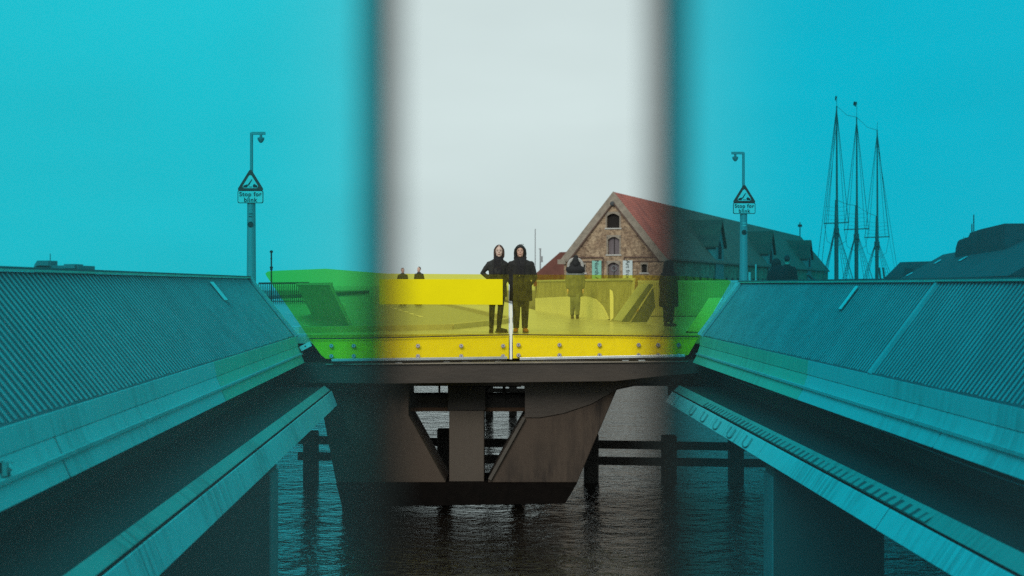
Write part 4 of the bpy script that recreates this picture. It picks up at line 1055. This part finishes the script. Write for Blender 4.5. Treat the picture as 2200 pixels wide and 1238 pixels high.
    for q in (-1, 1):
        c.beam((q * .13, -.125, .93), (q * .06, -.15, .95), .03, .045, up=(0, 0, 1))
        c.beam((q * .025, -.135, 1.16), (q * .085, -.10, 1.42), .05, .03, up=(0, 1, 0))
    for k in range(9):
        x = random.uniform(-.8, .8) * hp; c.beam((x, -.135 * math.sqrt(max(.1, 1 - (x / hp) ** 2)), hem + .03), (x * .85, -.12 * math.sqrt(max(.1, 1 - (x / hp) ** 2)), hem + random.uniform(.25, .4)), .03, .02, up=(0, 1, 0))
    put(c, 'coat', p['coat'], voxel=vx, sm=2)
    for (bx, by, bz) in p.get('buttons', ()):
        m = MB(); m.tube([(bx, by, bz), (bx, by - .014, bz)], [.016, .014], 10); put(m, 'button', 'rail')
    # ---- neck wear
    if p.get('scarf') == 'high':
        m = MB()
        for k, (z, r_) in enumerate(((1.415, .105), (1.445, .095), (1.475, .082), (1.50, .074))): m.rings([(hx * .6, .0, z - .018, r_ * .92, r_ * .9), (hx * .7, -.005, z, r_, r_ * .98), (hx * .8, -.005, z + .018, r_ * .93, r_ * .9)], 24)
        m.beam((-.05, -.13, 1.10), (-.02, -.10, 1.44), .09, .04, up=(0, 1, 0)); m.beam((.05, -.13, 1.14), (.03, -.10, 1.44), .08, .04, up=(0, 1, 0))
        put(m, 'scarf', 'scarf', voxel=.010, sm=2)
    if p.get('scarf') == 'open':
        m = MB()
        for q in (-1, 1):
            m.tube([(q * .02 + q * .055, .06, 1.49), (q * .085, .0, 1.485), (q * .065, -.075, 1.42), (q * .03, -.13, 1.30), (q * .04, -.145, 1.10)], [.035, .038, .04, .042, .04], 10, flat=.7)
        m.tube([(-.07, .06, 1.49), (0, .085, 1.495), (.07, .06, 1.49)], .036, 10)
        put(m, 'scarf', 'scarf', voxel=.010, sm=2)
    # ---- hair, hats
    hs_ = p.get('hair'); hcl = hc + Vector((0, .012, .02))
    if hs_ == 'tied':      # parted, falling behind to collar
        m = MB(); m.ball(hcl + Vector((0, .036, .012)), (.087, .088, .101), 26)
        for q in (-1, 1):
            m.tube([hcl + Vector((q * .01, -.046, .080)), hcl + Vector((q * .056, -.046, .056)), hcl + Vector((q * .083, -.022, .010)), hcl + Vector((q * .086, .002, -.06)), hcl + Vector((q * .080, .01, -.12)), hcl + Vector((q * .070, .015, -.165))], [.016, .022, .022, .024, .028, .014], 10)
        m.tube([hcl + Vector((0, .06, 0)), hcl + Vector((0, .07, -.12)), hcl + Vector((0, .06, -.16))], [.07, .06, .03], 12)
        for k in range(14):
            q = random.choice((-1, 1)); z0 = random.uniform(-.10, .02); m.tube([hcl + Vector((q * .078, random.uniform(-.03, .03), z0)), hcl + Vector((q * random.uniform(.085, .105), random.uniform(-.03, .03), z0 - .05)), hcl + Vector((q * random.uniform(.075, .10), random.uniform(-.03, .03), z0 - .09))], [.012, .009, .003], 6)
        put(m, 'hair', 'hair_brown', voxel=.006, sm=1)
    if hs_ == 'bob':
        m = MB(); m.ball(hcl + Vector((0, .024, .010)), (.096, .096, .104), 26)
        for q in (-1, 1):
            m.tube([hcl + Vector((q * .005 + .012, -.078, .070)), hcl + Vector((q * .055, -.064, .058)), hcl + Vector((q * .086, -.034, .010)), hcl + Vector((q * .094, -.004, -.06)), hcl + Vector((q * .090, .01, -.12)), hcl + Vector((q * .100, .015, -.158))], [.022, .030, .032, .034, .034, .012], 10)
        m.tube([hcl + Vector((0, .06, 0)), hcl + Vector((0, .07, -.12)), hcl + Vector((0, .06, -.15))], [.085, .08, .05], 12)
        for k in range(6): m.tube([hcl + Vector((random.uniform(-.06, .06), -.02, .095)), hcl + Vector((random.uniform(-.07, .08), -.03, .122))], [.008, .003], 5)
        for k in range(16):
            q = random.choice((-1, 1)); z0 = random.uniform(-.13, -.03); m.tube([hcl + Vector((q * .090, random.uniform(-.03, .04), z0)), hcl + Vector((q * random.uniform(.100, .118), random.uniform(-.03, .03), z0 - .04)), hcl + Vector((q * random.uniform(.095, .128), random.uniform(-.03, .03), z0 - .07))], [.016, .012, .003], 6)
        put(m, 'hair', 'hair_black', voxel=.006, sm=1)
    if hs_ == 'short':
        m = MB(); m.ball(hcl + Vector((0, .018, .012)), (.080, .090, .098), 20); put(m, 'hair', 'hair_black', voxel=.012, sm=1)
    if hs_ == 'pompom':
        pv = hc
        m = MB(); m.ball(pv + Vector((0, -.04, .05)), (.095, .11, .10), 18); m.ball(pv + Vector((.02, -.05, .150)), (.062, .062, .050), 12)
        for k in range(60):
            a_ = random.uniform(0, 6.28); b_ = random.uniform(-1, 1); d_ = Vector((math.cos(a_) * math.sqrt(1 - b_ * b_), math.sin(a_) * math.sqrt(1 - b_ * b_), b_)); m.tube([pv + Vector((.02, -.05, .15)) + d_ * .04, pv + Vector((.02, -.05, .15)) + d_ * .072], [.010, .004], 4)
        m.ball(pv + Vector((0, -.09, -.03)), (.085, .06, .10), 14); put(m, 'knit_hat', 'blackcloth', voxel=.012)
        m = MB(); arc = []
        for k in range(17):
            a_ = R(200 - 220 * k / 16); arc.append(Vector((.195 * math.cos(a_), -.07 - .02 * math.sin(a_), 1.50 + .20 * math.sin(a_))))
        m.tube(arc, [.03] + [.045] * 15 + [.03], 10)
        for k in range(160):
            c0 = random.choice(arc); d_ = Vector((random.gauss(0, 1), random.gauss(0, 1), random.gauss(0, 1))).normalized(); m.tube([c0 + d_ * .03, c0 + d_ * .058], [.012, .004], 4)
        put(m, 'fur_trim', 'fur', voxel=.014)
        m = MB(); m.ball((0, .0, 1.50), (.19, .15, .19), 20); m.ball((0, -.02, 1.40), (.28, .17, .17), 16); put(m, 'hood', 'blackcloth', voxel=.02, sm=2)
    if hs_ == 'hood':
        m = MB(); m.ball(hc + Vector((0, .02, .0)), (.14, .15, .155), 18); m.ball(hc + Vector((0, .03, -.14)), (.17, .15, .13), 16); put(m, 'hood', p['coat'], voxel=.02, sm=2)
    if p.get('bag'):
        m = MB(); m.ball((-.10, .14, 1.25), (.27, .16, .33), 16); put(m, 'backpack', 'blackcloth', voxel=.03, sm=2)
    return t

Yp = 28.0
woman = dict(skin='skin_f', sh=.205, waist=.14, hip=.165, head=(.032, -.01), hem=.70, flare=1.08, fem=True, sleeve=.88, voxel=.010,
    arms=[((-.165, .01, 1.345), (-.295, .05, 1.17), (-.11, -.02, 1.03), -1), ((.155, .01, 1.345), (.205, .03, 1.13), (.12, .0, .93), 1)],
    legs=[((-.085, 0, .86), (-.105, -.005, .50), (-.118, .02, .10), (-.05, -1)), ((.075, 0, .86), (.065, -.01, .50), (.030, .02, .10), (.75, -.75))],
    trousers='trouser', shoe='shoe_dark', boot=.22, tw=.86, coat='coat', scarf='high', hair='tied', bvox=.0065)
person('woman with tied-back brown hair, scarf and one elbow out, standing behind the yellow board', P(1068.7, 714.6, Yp), 0, woman)
man = dict(skin='skin_m', sh=.235, waist=.20, hip=.195, head=(-.012, -.01), hem=.62, flare=1.10, sleeve=1.12, voxel=.010,
    arms=[((-.19, .01, 1.335), (-.245, .03, 1.10), (-.15, -.03, .92), -1), ((.20, .01, 1.335), (.27, .03, 1.08), (.15, -.03, .92), 1)],
    legs=[((-.085, 0, .84), (-.085, -.01, .50), (-.090, .02, .10), (-.12, -1)), ((.085, 0, .84), (.085, -.01, .50), (.080, .02, .10), (.22, -1))],
    trousers='trouser', shoe='shoe_tan', boot=.115, tw=1.12, coat='coat2', scarf='open', hair='bob', bvox=.0065, buttons=((-.035, -.155, 1.115), (.205, -.135, 1.02)))
person('person with black bobbed hair, long black coat and tan shoes, hands in pockets', P(1118.8, 714.6, Yp), 0, man)
straight = lambda w: [((-.18, .01, 1.36), (-.23, .03, 1.10), (-.215, -.03, .86), -1), ((.18, .01, 1.36), (.23, .03, 1.10), (.215, -.03, .86), 1)]
stand = [((-.08, 0, .86), (-.085, -.01, .50), (-.085, .02, .10), (-.1, -1)), ((.08, 0, .86), (.085, -.01, .50), (.085, .02, .10), (.1, -1))]
walk = [((-.06, 0, .86), (-.07, -.06, .50), (-.085, .06, .10), (0, -1)), ((.06, 0, .86), (.06, -.12, .50), (.055, -.10, .10), (0, -1))]
walker = dict(skin='skin_f', sh=.24, waist=.20, hip=.19, hem=.62, flare=1.05, arms=straight(1), legs=walk, trousers='jeans', shoe='shoe_dark', tw=1.15, coat='parka', hair='pompom', voxel=.02, bvox=.012, face=False, bow=.45, scale=.98, head=(0, -.05))
person('walker in a fur-trimmed hood and black bobble hat, seen through the yellow glass', (P(1236, 612, 39.6).x, 39.6, ZD), 0, walker)
farp = dict(skin='skin_m', sh=.22, waist=.18, hip=.18, hem=.75, arms=straight(1), legs=stand, trousers='trouser', shoe='shoe_dark', coat='greycoat', hair='short', voxel=.03, bvox=.02, face=False)
person('paler of the two far people at the left, bald-looking and grey, head above the glass', (P(865, 612, 66).x, 66, ZD), .3, dict(farp, coat='greycoat', scale=1.0))
person('darker of the two far people at the left, nearer the standing woman', (P(900, 612, 66).x, 66, ZD), -.5, dict(farp, coat='coat', scale=1.03))
person('dark-coated person leaning behind the right part of the yellow glass, against the dark pane edge', (P(1437, 612, 32.4).x, 32.4, ZD), .4, dict(farp, coat='coat2', sh=.25, hip=.24, waist=.24, hem=.5, scale=.86, tw=1.2, hair='hood'))
person('bulky hooded person with a backpack behind the right parapet', (P(1668, 612, 37).x, 37, ZD), 2.7, dict(farp, coat='coat2', hair='hood', bag=True, scale=.93))
person('dark-haired person beside the hooded one with a backpack, behind the right parapet', (P(1691, 612, 37.6).x, 37.6, ZD), 2.9, dict(farp, coat='coat2', scale=1.0))

# ------------------------------------------------------------------ near cyan balustrade the photograph is taken through
def cyan_panel(x0, x1, mname, label, edge_x, s):
    Yd = .60
    t = thing('glass_screen', label, 'glass screen', ((x0 + x1) / 2, Yd, ZD), 'cyan glass screens at the near deck')
    mb = MB(); mb.prism([(x0, Yd, ZD + .06), (x1, Yd, ZD + .06), (x1, Yd, H + .42), (x0, Yd, H + .42)], (0, .012, 0))
    og = Vector((0, Yd, H)); o = mb.build('glass_pane', M[mname], None, origin=og); o.parent = t; o.location = og - t.location
    mb = MB(); mb.box((edge_x + s * .0, Yd + .006, (ZD + .06 + H + .42) / 2), (.0112, .028, H + .36 - ZD)); mb.build('edge_trim', 'edge', t)
    mb = MB(); mb.box(((x0 + x1) / 2, Yd + .006, ZD + .03), (x1 - x0, .09, .12)); mb.build('base_shoe', 'rail', t, bevel=.005)
    mb = MB(); mb.tube([(x0, Yd + .006, H + .44), (x1, Yd + .006, H + .44)], .022, 12); mb.build('handrail', 'rail', t)
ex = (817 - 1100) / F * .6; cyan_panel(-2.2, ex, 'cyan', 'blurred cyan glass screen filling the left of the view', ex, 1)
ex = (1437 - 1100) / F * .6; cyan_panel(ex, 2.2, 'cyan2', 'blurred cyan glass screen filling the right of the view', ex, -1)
